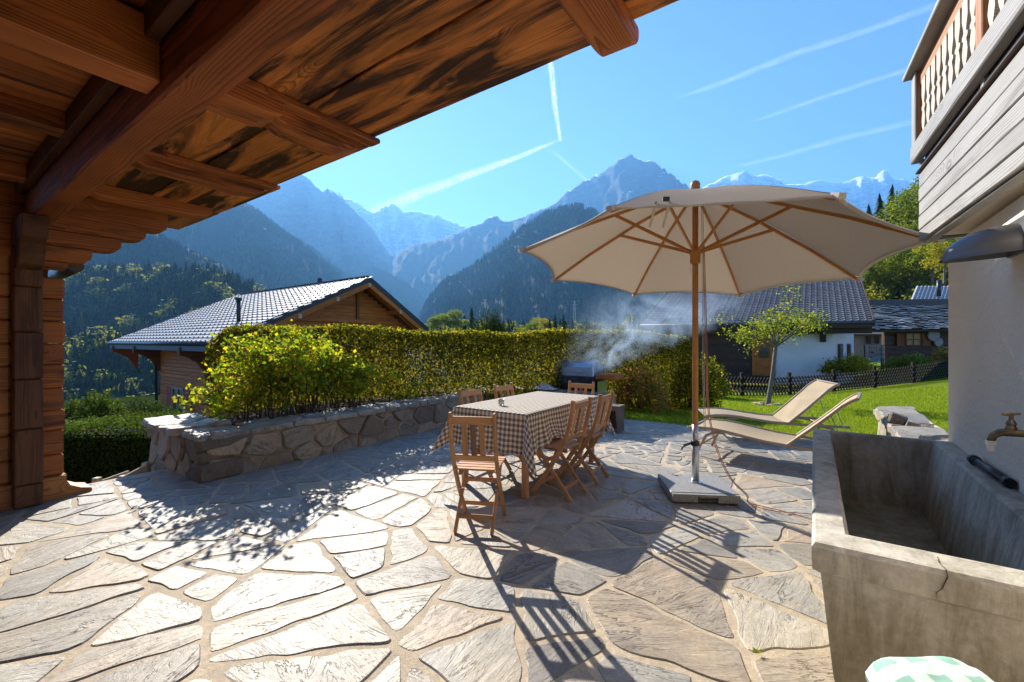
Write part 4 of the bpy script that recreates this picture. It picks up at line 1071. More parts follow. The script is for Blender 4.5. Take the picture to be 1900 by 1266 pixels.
def HZ(s): return 1.60+.035*np.sin(s*1.1)+.025*np.sin(s*3.3+1)-.10*np.clip((s-8.6)/1.2, 0, 1)
s, w, z = hedge_pts(115000, HL, -.45, HZ, .40, 1)
s = s; P = np.stack([Ha.x+Hd.x*s+Hn.x*w, Ha.y+Hd.y*s+Hn.y*w, z], 1)+nr.normal(size=(len(s), 3))*.018
HG = thing('clipped_hedge', 'long yellow green clipped hedge behind the planter and barbecue', 'hedge', tuple(Ha), frame='w')
V, Fq = leaf_quads(P, .047, seed=2); put('foliage', np_mesh('foliage', V, Fq, M_HEDGE), HG, I4)
mb = MB(); rr = random.Random(4)
for k in range(34):
    p = Ha+Hd*(.2+k*(HL-.4)/33)+Hn*rr.uniform(-.1, .1); zt = 1.35
    mb.tube([p+Vector((0, 0, -.6)), p+Vector((rr.uniform(-.05, .05), 0, .4)), p+Vector((rr.uniform(-.1, .1), 0, zt))], [.022, .017, .006], 5)
    for j in range(7):
        q = p+Vector((0, 0, rr.uniform(-.2, 1.2))); mb.tube([q, q+Hd*rr.uniform(-.25, .25)+Hn*rr.uniform(-.25, .25)+Vector((0, 0, rr.uniform(.1, .3)))], [.007, .003], 4)
mb.build('stem', M_TWIG, HG, frame='w')
# clipped box hedge beyond the log wall
BH = thing('box_hedge', 'dense dark green box hedge with a flat top beside the log wall', 'hedge', (-6.8, 6.1, -.6), frame='w')
n = 34000; x = nr.uniform(-9.6, -4.6, n); m_ = nr.uniform(0, 1, n)
y = np.where(m_ < .55, 5.72+.05*np.abs(nr.normal(size=n)), nr.uniform(5.72, 6.6, n)); z = np.where(m_ > .6, .22+.035*nr.normal(size=n)+.05*np.sin(x*2.1), nr.uniform(-.6, .22, n))
V, Fq = leaf_quads(np.stack([x, y, z], 1), .032, seed=5); put('foliage', np_mesh('foliage', V, Fq, M_BOX), BH, I4)
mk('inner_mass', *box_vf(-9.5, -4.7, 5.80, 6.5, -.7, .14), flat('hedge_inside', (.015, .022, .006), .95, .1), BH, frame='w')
# the shrub growing in the planter
SH = thing('planter_shrub', 'yellow and green autumn shrub with thin red brown stems growing in the stone planter', 'shrub', (-5.5, 2.8, HW))
env = [(1.6, .7), (1.95, .85), (2.2, 1.25), (2.5, 1.62), (3.1, 1.58), (3.6, 1.36), (4.0, 1.12), (4.5, .75)]
def eh(u):
    for (a, b_), (c_, d_) in zip(env, env[1:]):
        if a <= u <= c_: return b_+(d_-b_)*(u-a)/(c_-a)
    return .6
rr = random.Random(9); mb = MB(); LPn = []
for k in range(56):
    u0 = rr.uniform(2.3, 3.9); v0 = -5.42+rr.uniform(-.16, .12); u1 = min(4.5, max(1.75, u0+rr.gauss(0, .42)-.1)); v1 = v0+rr.uniform(-.55, .32)
    z1 = HW+(eh(u1)-HW)*rr.uniform(.72, 1.0)*(1-.18*abs(v1+5.5)); p0 = Vector((v0, u0, HW+.02)); p3 = Vector((v1, u1, z1))
    p1 = p0+Vector((0, 0, (z1-HW)*.45)); path = []
    for i in range(9):
        s = i/8; q = p0*(1-s)**2+p1*2*s*(1-s)+p3*s*s+Vector((rr.uniform(-.015, .015), rr.uniform(-.015, .015), 0)); path.append(q)
    mb.tube(path, [.008-.0007*i for i in range(9)], 4)
    for i in range(3, 9):
        for j in range(rr.randint(1, 3) if i > 3 else 1):
            tw = Vector((rr.gauss(0, 1), rr.gauss(0, 1), rr.uniform(-.2, .9))).normalized()*rr.uniform(.08, .24)
            mb.tube([path[i], path[i]+tw], [.003, .0015], 3)
            for l in range(rr.randint(10, 17)): LPn.append(tuple(path[i]+tw*rr.uniform(.3, 1.1)+Vector((rr.gauss(0, .035), rr.gauss(0, .035), rr.gauss(0, .03)))))
mb.build('stem', M_TWIG, SH)
V, Fq = leaf_quads(np.array(LPn), .050, seed=8, asp=.8); put('foliage', np_mesh('foliage', V, Fq, M_SHRUB), SH, I4, 'vu')
mk('soil', *box_vf(-6.35, -5.4, 2.2, 7.2, HW-.1, HW-.005), flat('soil', (.06, .04, .025), .95, .1, bs=1, bd=.03), PW)
def bush(name, label, p, rx, ry, h, n, size, m, seed, cat='bush', twigs=14, shell=.5):
    r = np.random.default_rng(seed); B = thing(name, label, cat, tuple(p), frame='w')
    a = r.uniform(0, 2*pi, n); c_ = r.uniform(0, 1, n); rad = r.uniform(shell, 1, n)**.5
    lump = 1+.16*np.sin(a*5+c_*6+seed)+.1*np.sin(a*11+seed)
    th = np.arccos(1-c_); P = np.stack([p[0]+rx*rad*lump*np.sin(th)*np.cos(a), p[1]+ry*rad*lump*np.sin(th)*np.sin(a), p[2]+h*(rad*np.cos(th)*lump)], 1)+r.normal(size=(n, 3))*size*.8
    V, Fq = leaf_quads(P, size, seed=seed); put('foliage', np_mesh('foliage', V, Fq, m), B, I4)
    mb = MB(); q = random.Random(seed)
    for k in range(twigs):
        b_ = q.uniform(0, 2*pi); e = Vector((math.cos(b_)*rx*.8, math.sin(b_)*ry*.8, h*q.uniform(.3, .95))); mb.tube([Vector(p), Vector(p)+e*.5+Vector((0, 0, h*.15)), Vector(p)+e], [.012, .008, .003], 4)
    mb.build('stem', M_TWIG, B, frame='w'); return B
bush('red_tipped_bush', 'low round bush with red and orange leaf tips right of the barbecue', (2.78, 9.45, -.2), .62, .5, 1.02, 9000, .045, M_REDB, 21)
bush('dark_bush', 'dark green bush where the clipped hedge ends', (4.25, 10.3, -.3), .6, .6, 1.35, 9000, .05, M_HEDGE, 22)
bush('small_plant', 'small bright green plant on top of the planter wall beside the shrub', tuple(W(-5.45, 4.75, HW)), .16, .16, .2, 260, .045, M_SHRUB, 23, cat='plant', twigs=6)
def needles_bush(name, label, p, w, h, seed, n=60, m=None):
    B = thing(name, label, 'shrub', tuple(p), frame='w'); q = random.Random(seed); Pn = []; mb = MB()
    for k in range(n):
        a = q.uniform(0, 2*pi); rr_ = math.sqrt(q.random())*w; e = Vector((math.cos(a)*rr_, math.sin(a)*rr_, h*(1-(rr_/w)**2*.6)*q.uniform(.6, 1)))
        mb.tube([Vector(p), Vector(p)+e*.6, Vector(p)+e], [.012, .008, .004], 4)
        for j in range(46):
            s = q.uniform(.72, 1.03); Pn.append(tuple(Vector(p)+e*s+Vector((q.gauss(0, .03), q.gauss(0, .03), q.gauss(0, .03)))))
    mb.build('stem', M_TWIG, B, frame='w'); V, Fq = leaf_quads(np.array(Pn), .075, seed=seed, asp=.22, droop=-.5); put('foliage', np_mesh('foliage', V, Fq, m or M_PINE), B, I4)
needles_bush('dwarf_pine', 'light green dwarf pine behind the box hedge, close to the log wall', PX(170, 790, 7.6), .55, .62, 31, m=M_BOX)
needles_bush('dwarf_pine', 'dark dwarf pine behind the box hedge under the chalet eave', PX(235, 795, 8.4), .75, .62, 32)
needles_bush('dwarf_pine', 'small dark dwarf pine close to the red shutters', PX(275, 795, 9.2), .6, .62, 33)
# round conifer seen above the hedge
needles_bush('juniper_bush', 'lush dark green conifer showing above the clipped hedge', (-.052*16, 16, .3), .95, 2.35, 34, n=520)
def limb_tree(name, label, base, top, crown, seed, m, leaf, nleaf, trunk_r=.06, cat='tree', lean=0.0, levels=4, spread=1.0):
    """trunk, forking limbs and leaf clusters near the branch ends. crown = (rx, ry, z0, z1)"""
    q = random.Random(seed); B = thing(name, label, cat, tuple(base), frame='w'); mb = MB(); ends = []
    base = Vector(base); fork = base+Vector((lean, 0, crown[2]))
    mid = base.lerp(fork, .5)+Vector((.03, .02, 0)); mb.tube([base-Vector((0, 0, .05)), base+Vector((0, 0, .08)), mid, fork], [trunk_r*1.5, trunk_r*1.05, trunk_r*.85, trunk_r*.75], 9)
    mbt = MB(); cc = fork+Vector((0, 0, (crown[3]-crown[2])*.4))
    nb = 8
    for k in range(nb):
        a = 2*pi*k/nb+q.uniform(-.3, .3); el = q.uniform(.15, 1.1); 
        e = Vector((math.cos(a)*crown[0]*math.cos(el)*q.uniform(.8, 1.05), math.sin(a)*crown[1]*math.cos(el)*q.uniform(.8, 1.05), (crown[3]-crown[2])*(.25+.75*math.sin(el))*q.uniform(.6, 1)))*spread
        s0 = fork-Vector((0, 0, q.uniform(0, .25)*crown[2]*.3)); p1 = s0+e*.45+Vector((0, 0, .1)); p2 = s0+e
        mbt.tube([s0, p1, p2], [trunk_r*.5, trunk_r*.3, trunk_r*.08], 5)
        for j in range(7):
            s = q.uniform(.3, 1); st_ = s0.lerp(p1, s*2) if s < .5 else p1.lerp(p2, s*2-1)
            tw = Vector((q.gauss(0, 1), q.gauss(0, 1), q.gauss(.1, .6))).normalized()*crown[0]*q.uniform(.15, .42)
            mbt.tube([st_, st_+tw], [trunk_r*.12, trunk_r*.04], 3); ends.append((st_, tw))
    Pn = []
    for k in range(nleaf):
        st_, tw = ends[q.randrange(len(ends))]; Pn.append(tuple(st_+tw*q.uniform(.2, 1.15)+Vector((q.gauss(0, 1), q.gauss(0, 1), q.gauss(0, .8)))*crown[0]*.075))
    mb.build('trunk', M_BARK, B, frame='w', smooth=True); mbt.build('branch', M_BARK, B, frame='w')
    V, Fq = leaf_quads(np.array(Pn), leaf, seed=seed, droop=.4); put('crown', np_mesh('crown', V, Fq, m), B, I4); return B
tb = PX(1425, 754, 12.0)
limb_tree('young_tree', 'slim young tree with a thin see-through crown standing on the lawn', tb, None, (1.55, 1.4, 1.75, 3.35), 41, M_TREE, .065, 2600, .065, lean=.22)
TS = thing('tree_stones', 'ring of grey stones round the foot of the young lawn tree', 'stones', tuple(tb), frame='w')
for k in range(7):
    a = k*.9; p = tb+Vector((math.cos(a)*.28, math.sin(a)*.22, .03)); V, Fc = stone_vf(rng, roughen(rng, [(.11, .0), (.05, .09), (-.08, .07), (-.11, -.03), (.0, -.09)], .1, .01), -.05, .06, .02, .01)
    mk('stone', V, Fc, M_WSTONE, TS, M=T(p) @ Matrix.Rotation(a*2, 4, 'Z'), frame='w')
# small gate pieces at the terrace edge
GT = thing('garden_gate', 'low weathered wooden handrail and stakes where steps leave the terrace', 'gate', tuple(PX(172, 912, 4.45)), frame='w')
a_, b_ = PX(176, 900, 4.5), PX(268, 868, 4.9)
for p in (PX(180, 897, 4.5), PX(228, 893, 4.65), PX(271, 868, 4.85)): stick('stake', p+Vector((0, 0, -.5)), p+Vector((0, 0, .06)), .06, .06, M_GATE, GT, up=(1, 0, 0), frame='w')
stick('rail', a_, PX(240, 877, 4.75), .03, .05, M_GATE, GT, frame='w'); stick('board', PX(222, 897, 4.6), PX(272, 870, 4.8), .03, .10, M_GATE, GT, frame='w')
stick('board', PX(170, 906, 4.4), PX(232, 900, 4.6), .04, .05, M_GATE, GT, frame='w')

# grass blades on the near lawn
M_BLADE = leafm('grass_blade', [(.07, .12, .01), (.15, .23, .015), (.24, .31, .02), (.40, .37, .09)], .5)
def tuft_mesh(seed, n=16, h=.055, w=.10):
    q = random.Random(seed); V, Fc = [], []
    for k in range(n):
        x, y = q.uniform(-w, w), q.uniform(-w, w); a = q.uniform(0, 2*pi); hh = h*q.uniform(.5, 1.2); dx, dy = math.cos(a)*.004, math.sin(a)*.004; lx, ly = q.gauss(0, .3)*hh, q.gauss(0, .3)*hh
        o = len(V); V += [(x-dx, y-dy, 0), (x+dx, y+dy, 0), (x+lx, y+ly, hh)]; Fc.append((o, o+1, o+2))
    me = bpy.data.meshes.new('tuft'); me.from_pydata(V, [], Fc); me.materials.append(M_BLADE); return me
def scatter(name, pts, scl, protos, label=None, cat=None, kind='stuff', rots=None, parent=None):
    """one object: instances of the prototype meshes on points (geometry nodes)"""
    me = bpy.data.meshes.new(name); n = len(pts)
    me.vertices.add(n); me.vertices.foreach_set('co', np.asarray(pts, np.float32).ravel())
    for nm, arr in (('scl', scl), ('rotz', np.random.default_rng(n).uniform(0, 2*pi, n)),):
        at = me.attributes.new(nm, 'FLOAT', 'POINT'); at.data.foreach_set('value', np.asarray(arr, np.float32))
    at = me.attributes.new('pick', 'INT', 'POINT'); at.data.foreach_set('value', np.random.default_rng(n+1).integers(0, len(protos), n).astype(np.int32))
    o = bpy.data.objects.new(name, me); C.objects.link(o)
    col = bpy.data.collections.new(name+'_kinds')
    for i, p in enumerate(protos): po = bpy.data.objects.new('%s_kind_%02d' % (name, i), p); col.objects.link(po)
    ng = bpy.data.node_groups.new(name, 'GeometryNodeTree'); ng.is_modifier = True
    ng.interface.new_socket('Geometry', in_out='INPUT', socket_type='NodeSocketGeometry'); ng.interface.new_socket('Geometry', in_out='OUTPUT', socket_type='NodeSocketGeometry')
    nn = ng.nodes.new; L = ng.links.new
    gi, go_ = nn('NodeGroupInput'), nn('NodeGroupOutput'); ci = nn('GeometryNodeCollectionInfo'); ci.inputs[0].default_value = col; ci.inputs[1].default_value = True; ci.inputs[2].default_value = True
    ip = nn('GeometryNodeInstanceOnPoints'); L(gi.outputs[0], ip.inputs['Points']); L(ci.outputs[0], ip.inputs['Instance']); ip.inputs['Pick Instance'].default_value = True
    def attr(nm, ty):
        a = nn('GeometryNodeInputNamedAttribute'); a.data_type = ty; a.inputs[0].default_value = nm; return a.outputs[0]
    L(attr('pick', 'INT'), ip.inputs['Instance Index'])
    cx = nn('ShaderNodeCombineXYZ'); L(attr('rotz', 'FLOAT'), cx.inputs[2]); L(cx.outputs[0], ip.inputs['Rotation'])
    L(attr('scl', 'FLOAT'), ip.inputs['Scale']); L(ip.outputs[0], go_.inputs[0])
    md = o.modifiers.new('scatter', 'NODES'); md.node_group = ng
    return tag(o, label, cat, None, kind)
tufts = [tuft_mesh(i) for i in range(5)]
pts = []; q = random.Random(77)
while len(pts) < 24000:
    u = 7.60+14*q.random()**1.8+.05*math.sin(len(pts)*1.7); v = q.uniform(-6, 12)
    p = W(v, u, gz(v, u))
    if p.x/p.y < .14 or p.x/p.y > 1.1: continue
    pts.append(tuple(p))
ROTI = None
scatter('lawn_grass', pts, [q.uniform(.7, 1.3) for _ in pts], tufts, 'sunlit short green grass covering the lawn beyond the terrace', 'grass')
pts = []
while len(pts) < 1500:
    v = q.uniform(1.18, 4); u = q.uniform(4, 8); pts.append(tuple(W(v, u, gz(v, u))))
scatter('lawn_grass', pts, [q.uniform(.7, 1.3) for _ in pts], tufts, 'green grass on the narrow lawn strip right of the low wall', 'grass')

# ------------------------------------------------------------------ neighbouring chalet (left)
M_TILE, t, b = new('roof_tile', .55, .35)
v_ = coords(t); c = ramp(t, noise(t, v_, 3, 5), [(.3, (.27, .265, .255)), (.7, (.40, .395, .38))]); c = mixc(t, 1., c, N(t, 'CombineXYZ', {0: objrand(t, .85, 1.15), 1: objrand(t, .85, 1.15), 2: objrand(t, .85, 1.15)}).outputs[0], 'MULTIPLY')
t.links.new(c, b.inputs['Base Color']); bump(t, b, noise(t, v_, 40, 3), .2, .004)
M_SLATEB = flat('blue_grey_board', (.055, .075, .10), .5, .4, bs=.05)
M_DKMET = flat('dark_sheet_metal', (.05, .055, .06), .4, .5, metal=.5, bs=.05)
CH = thing('timber_chalet', 'brown timber chalet with a grey tiled gable roof behind the clipped hedge', 'chalet', (-23, 12, -3))
RU, RZT = 12.75, 4.40; EU, EZ = 6.5, 1.36; BU, BZ2 = 16.6, 1.95; VN, VF = -17.1, -30.4
# slab of the two slopes
def slope_slab(name, v0, v1, u0, z0, u1, z1, th, m, par, dz=0):
    V = [(v0, u0, z0+dz), (v1, u0, z0+dz), (v1, u1, z1+dz), (v0, u1, z1+dz)]; V += [(a, b_, c_-th) for a, b_, c_ in V]
    return mk(name, V, [(0, 1, 2, 3), (7, 6, 5, 4), (0, 4, 5, 1), (1, 5, 6, 2), (2, 6, 7, 3), (3, 7, 4, 0)], m, par)
rf = slope_slab('roof', VF, VN, EU, EZ, RU, RZT, .16, M_CHALETD, CH, -.03)
slope_slab('roof', VF, VN, RU+.003, RZT, BU, BZ2, .16, M_CHALETD, CH, -.03)
sl_ = math.hypot(RU-EU, RZT-EZ); ang = math.atan2(RZT-EZ, RU-EU); nrow, ncol = 21, 31
tw_, tl = (VN-VF)/ncol, sl_/nrow
bm = bmesh.new(); vs = [bm.verts.new(p) for p in [(-tw_/2+.002, -tl*.54, .030), (tw_/2-.07, -tl*.54, .030), (tw_/2-.04, -tl*.64, .038), (tw_/2-.002, -tl*.52, .030), (tw_/2-.002, tl*.55, 0), (-tw_/2+.002, tl*.55, 0)]]
lo = [bm.verts.new(Vector(p.co)-Vector((0, 0, .035))) for p in vs]; n = len(vs); bm.faces.new(vs); bm.faces.new(lo[::-1])
for i in range(n): bm.faces.new((vs[(i+1) % n], vs[i], lo[i], lo[(i+1) % n]))
bmesh.ops.recalc_face_normals(bm, faces=bm.faces); tme = bpy.data.meshes.new('tile'); bm.to_mesh(tme); bm.free(); tme.materials.append(M_TILE)
hook = MB(); tiles = []
for r_ in range(nrow):
    for c2 in range(ncol+1):
        v = VN-(c2+(.5 if r_ % 2 else 0))*tw_
        if v < VF or (c2 == ncol and r_ % 2): continue
        s = (r_+.5)*tl; tiles.append((v, s))
rest = MB()
tiles.sort(key=lambda a: -(a[0]-VF)+a[1]*.35)
RXM = Matrix.Rotation(ang, 4, 'X')
for k, (v, s) in enumerate(tiles):
    M = T(Vector((v, EU+s*math.cos(ang), EZ+s*math.sin(ang)+.012))) @ RXM
    if k < 300: o = link(bpy.data.objects.new('tile', tme), rf, M, 'vu')
    else: rest.add(([p.co for p in tme.vertices], [tuple(p.vertices) for p in tme.polygons]), M)
    hook.add(box_vf(tw_/2-.07, tw_/2-.02, -tl*.56, -tl*.44, .03, .065), M)
o = rest.build('far_tiles', M_TILE, rf); o['kind'] = 'stuff'
o = hook.build('snow_hooks', M_DKMET, rf); o['kind'] = 'stuff'
stick('ridge_cap', (VF, RU, RZT+.04), (VN, RU, RZT+.04), .3, .05, M_DKMET, CH)
stick('fascia', (VF, EU-.02, EZ-.22), (VN-.05, EU-.02, EZ-.22), .04, .26, M_SLATEB, CH)
tube('gutter', [(VF, EU-.09, EZ-.07), (VN, EU-.09, EZ-.07)], .075, M_DKMET, CH, 10)
for (a, za, b_, zb_) in ((EU-.12, EZ, RU, RZT), (BU+.1, BZ2, RU, RZT)):
    stick('verge_trim', (VN+.03, a, za-.10), (VN+.03, b_, zb_-.10), .06, .22, M_DKMET, CH)
    stick('barge_board', (VN+.0, a, za-.33), (VN+.0, b_, zb_-.33), .06, .26, M_CHALET, CH)
    for kk in (.35, 1.0): pass
    stick('verge_rafter', (VN-.45, a, za-.30), (VN-.45, b_, zb_-.30), .10, .16, M_CHALET, CH)
# gable wall and long wall of horizontal boards
GV = -18.1
zz = -3.2; i = 0
def roofz(u): return (EZ+(u-EU)*(RZT-EZ)/(RU-EU) if u < RU else RZT+(u-RU)*(BZ2-RZT)/(BU-RU))-.2
while zz < 4.0:
    h = .17; a = 7.5; b_ = 15.8
    if roofz(a) < zz+h: a = EU+(zz+h+.2-EZ)/((RZT-EZ)/(RU-EU))
    if roofz(b_) < zz+h: b_ = RU+(zz+h+.2-RZT)/((BZ2-RZT)/(BU-RU))
    if b_-a > .3: stick('wall_board', (GV, a, zz+h/2), (GV, b_, zz+h/2), .06+.012*(i % 2), h-.008, M_CHALET, CH, bev=.006)
    if zz < roofz(7.5)-.1: stick('wall_board', (-26.2, 7.45, zz+h/2), (GV, 7.45, zz+h/2), .06+.012*(i % 2), h-.008, M_CHALET, CH, bev=.006)
    zz += h; i += 1
mk('back_wall', *box_vf(-26, GV-.1, 7.6, 15.6, -3.2, 1.1), M_CHALETD, CH)
stick('king_post', (GV+.06, RU, 1.6), (GV+.06, RU, RZT-.3), .14, .16, M_CHALETD, CH, up=(1, 0, 0))
stick('tie_beam', (GV+.09, 9.2, 2.35), (GV+.09, 15.2, 2.35), .12, .16, M_CHALET, CH)
for u in (RU, 9.4, 11.1, 14.6):
    zz = roofz(u)-.16; stick('purlin', (GV, u, zz), (VN+.02, u, zz), .16, .2, M_CHALET, CH)
    mk('purlin_cap', *box_vf(VN+.022, VN+.04, u-.07, u+.07, zz-.09, zz+.09), flat('cream_cap', (.55, .45, .28)), CH)
for v in (-26.3, -29.8, -20.6):   # curved brackets under the eave
    pts = [(0, 0), (0, -1.25), (.12, -1.2), (.2, -.95), (.42, -.62), (.8, -.38), (1.05, -.3), (1.05, 0)]
    prism('eave_bracket', [(-a, b_) for a, b_ in pts], .22, M_CHALETD, CH, Matrix(((0, 0, 1, v), (1, 0, 0, 7.45), (0, 1, 0, 1.15), (0, 0, 0, 1))), bev=.01)
for i in range(22): v = VF+.5+i*.6; stick('rafter_end', (v, EU+.05, EZ-.26), (v, 7.5, EZ+.18), .1, .12, M_CHALET, CH)
tube('downpipe', [(-26.3, EU+.05, .9), (-26.25, 7.25, .6), (-26.25, 7.3, -3.1)], .06, M_DKMET, CH, 8)
M_RED = flat('red_shutter', (.30, .03, .03), .6, .4)
wv0, wv1, wz0, wz1 = -24.3, -23.0, -2.2, -.75
wn = mk('window', *box_vf(wv0, wv1, 7.34, 7.40, wz0, wz1), flat('window_glass', (.03, .035, .04), .1, .6, bs=0), CH)
for a in (wv0, (wv0+wv1)/2, wv1): stick('frame', (a, 7.32, wz0), (a, 7.32, wz1), .07, .05, M_GATE, wn, up=(0, 1, 0))
for a in (wz0, wz1): stick('frame', (wv0, 7.32, a), (wv1, 7.32, a), .05, .07, M_GATE, wn)
for a in (wv0-.42, wv1+.42): stick('shutter', (a, 7.33, wz0), (a, 7.33, wz1), .6, .05, M_RED, CH, up=(0, 1, 0))
def on_roof(v, s): return Vector((v, EU+s*math.cos(ang), EZ+s*math.sin(ang)))
p = on_roof(-19.7, 1.9); o = tube('vent_pipe', [p, p+Vector((0, 0, .9))], .08, M_DKMET, CH, 10); tube('pipe_cap', [p+Vector((0, 0, .9)), p+Vector((0, 0, 1.02))], .13, M_DKMET, o, 10)
p = Vector((-21.5, 12.9, RZT)); tube('vent_pipe', [p, p+Vector((0, 0, .32))], .13, M_DKMET, CH, 10)

# ------------------------------------------------------------------ tiled white house behind the young tree
M_DTILE, t, b = new('dark_tile', .38, .5); v_ = coords(t, rnd=False)
c = ramp(t, noise(t, v_, 1.5, 6, .7), [(.3, (.10, .082, .072)), (.7, (.19, .16, .14))]); t.links.new(c, b.inputs['Base Color'])
H2 = thing('tiled_farmhouse', 'white and dark timber farmhouse under a broad dark tiled roof behind the lattice fence', 'house', (13, 26, -.5), frame='w')
EL, ER = Vector((7.76, 26.3, 2.40)), Vector((18.05, 21.6, 2.40)); dep = Vector((SA, CA, .40)); dep0 = Vector((SA, CA, 0))
rows, cols = 30, 38; V, Fc = [], []; nx_ = cols*4
def rp_(i, r_, fr):
    x = i/nx_; base = EL.lerp(ER, x)+dep*((r_+fr)/rows*9.2)
    wave = .035*max(0, math.sin(2*pi*(i/4)))-.012*math.sin(4*pi*(i/4))
    return base+Vector((0, 0, wave+.05*(1-fr)))
for r_ in range(rows):
    for fr in (0.0, 0.02, 1.0):
        for i in range(nx_+1): 
            p = rp_(i, r_, fr if fr != .0 else 0.0); 
            if fr == 0.0: p.z -= .045
            V.append(p)
w_ = nx_+1
for r_ in range(rows*3-1):
    for i in range(nx_): a = r_*w_+i; Fc.append((a, a+1, a+w_+1, a+w_))
o = mk('roof_tiles', V, Fc, M_DTILE, H2, frame='w'); o['kind'] = 'stuff'
def quadslab(name, a, b_, c_, d_, th, m, par):
    V = [Vector(p) for p in (a, b_, c_, d_)]; nrm = (V[1]-V[0]).cross(V[3]-V[0]).normalized(); V2 = [p-nrm*th for p in V]
    return mk(name, V+V2, [(0, 1, 2, 3), (7, 6, 5, 4), (0, 4, 5, 1), (1, 5, 6, 2), (2, 6, 7, 3), (3, 7, 4, 0)], m, par, frame='w')
dn = Vector((0, 0, -.06))
quadslab('roof', EL+dn, ER+dn, ER+dep*9.2+dn, EL+dep*9.2+dn, .12, M_HOUSED, H2)
back = Vector((SA, CA, -.45))
quadslab('roof', EL+dep*9.2+dn, ER+dep*9.2+dn, ER+dep*9.2+back*5+dn, EL+dep*9.2+back*5+dn, .12, M_HOUSED, H2)
for P0, sgn in ((EL, -1), (ER, 1)):
    ed = (ER-EL).normalized()*sgn*.06
    stick('verge_board', P0+ed+Vector((0, 0, -.10)), P0+ed+dep*9.2+Vector((0, 0, -.10)), .06, .36, M_HOUSED, H2, frame='w')
stick('fascia', EL+Vector((0, 0, -.22)), ER+Vector((0, 0, -.22)), .06, .22, M_HOUSED, H2, frame='w')
tube('gutter', [EL+Vector((0, -.1, -.06)), ER+Vector((.06, -.1, -.06))], .07, M_SLATEB, H2, 8, frame='w')
stick('eave_beam', EL+dep0*.5+Vector((0, 0, -.46)), ER+dep0*.5+Vector((0, 0, -.46)), .3, .3, M_HOUSED, H2, frame='w')
wl = lambda tt: EL.lerp(ER, tt)+dep0*.9
def t_at(x):
    r_ = (x-950)/F; a, b_ = wl(0), wl(1); return (r_*a.y-a.x)/((b_.x-a.x)-r_*(b_.y-a.y))
def wallq(name, x0, x1, z0, z1, m, out=0.0, par=None, th=.2):
    a, b_ = wl(t_at(x0)), wl(t_at(x1)); off = -dep0*out
    pts = [a+off, b_+off]
    return quadslab(name, (*pts[0].xy, z0), (*pts[1].xy, z0), (*pts[1].xy, z1), (*pts[0].xy, z1), th, m, par or H2)
wallq('timber_wall', 1240, 1438, -1.0, 2.1, M_HOUSED)
zz = -.9
while zz < 2.0: wallq('wall_board', 1242, 1393, zz, zz+.2, M_HOUSED, .03, None, .03); zz += .22
wallq('plaster_wall', 1438.5, 1545, -1.0, 2.1, plaster('house_plaster', (.86, .85, .82)))
dr = wallq('door', 1399, 1435, -.55, 1.40, M_CHALET, .04, None, .05)
wallq('door_pane', 1408, 1428, .45, 1.15, bpy.data.materials['window_glass'], .06, dr, .02)
for x in (1396, 1436): wallq('door_frame', x, x+3.2, -.55, 1.5, M_CHALET, .07, None, .05)
wallq('door_frame', 1396, 1439, 1.45, 1.58, M_CHALET, .09, None, .05)
p0 = wl(t_at(1545)); p1 = p0+Vector((math.sin(R(62)), math.cos(R(62)), 0))*2.2
quadslab('side_wall', (*p0.xy, -1), (*p1.xy, -1), (*p1.xy, 2.1), (*p0.xy, 2.1), .2, bpy.data.materials['house_plaster'], H2)
for f0, f1 in ((.22, .42), (.66, .8)):
    a, b_ = p0.lerp(p1, f0), p0.lerp(p1, f1); of = Vector((.03, -.06, 0)); wq = quadslab('window', (*(a+of).xy, .1), (*(b_+of).xy, .1), (*(b_+of).xy, 1.25), (*(a+of).xy, 1.25), .04, M_CHALETD, H2)
    a, b_ = p0.lerp(p1, f0+.03), p0.lerp(p1, f1-.03); of = Vector((.05, -.10, 0)); quadslab('pane', (*(a+of).xy, .2), (*(b_+of).xy, .2), (*(b_+of).xy, 1.15), (*(a+of).xy, 1.15), .02, bpy.data.materials['window_glass'], wq)
bk = wl(t_at(1527)); bk.z = 0; stick('eave_bracket', bk-dep0*.1+Vector((0, 0, 1.35)), bk-dep0*.1+Vector((0, 0, 2.0)), .22, .18, M_HOUSED, H2, up=(0, 1, 0), frame='w'); stick('eave_bracket', bk-dep0*.1+Vector((0, 0, 1.4)), bk-dep0*.8+Vector((0, 0, 2.0)), .18, .16, M_HOUSED, H2, frame='w')
im = [wl(.02)+dep0*.4, wl(.80)+dep0*.4, wl(.80)+dep0*7, wl(.02)+dep0*7]
mk('inner_mass', [(p.x, p.y, -1) for p in im]+[(p.x, p.y, 2.2) for p in im], [(3, 2, 1, 0), (4, 5, 6, 7), (0, 1, 5, 4), (1, 2, 6, 5), (2, 3, 7, 6), (3, 0, 4, 7)], M_HOUSED, H2, frame='w')

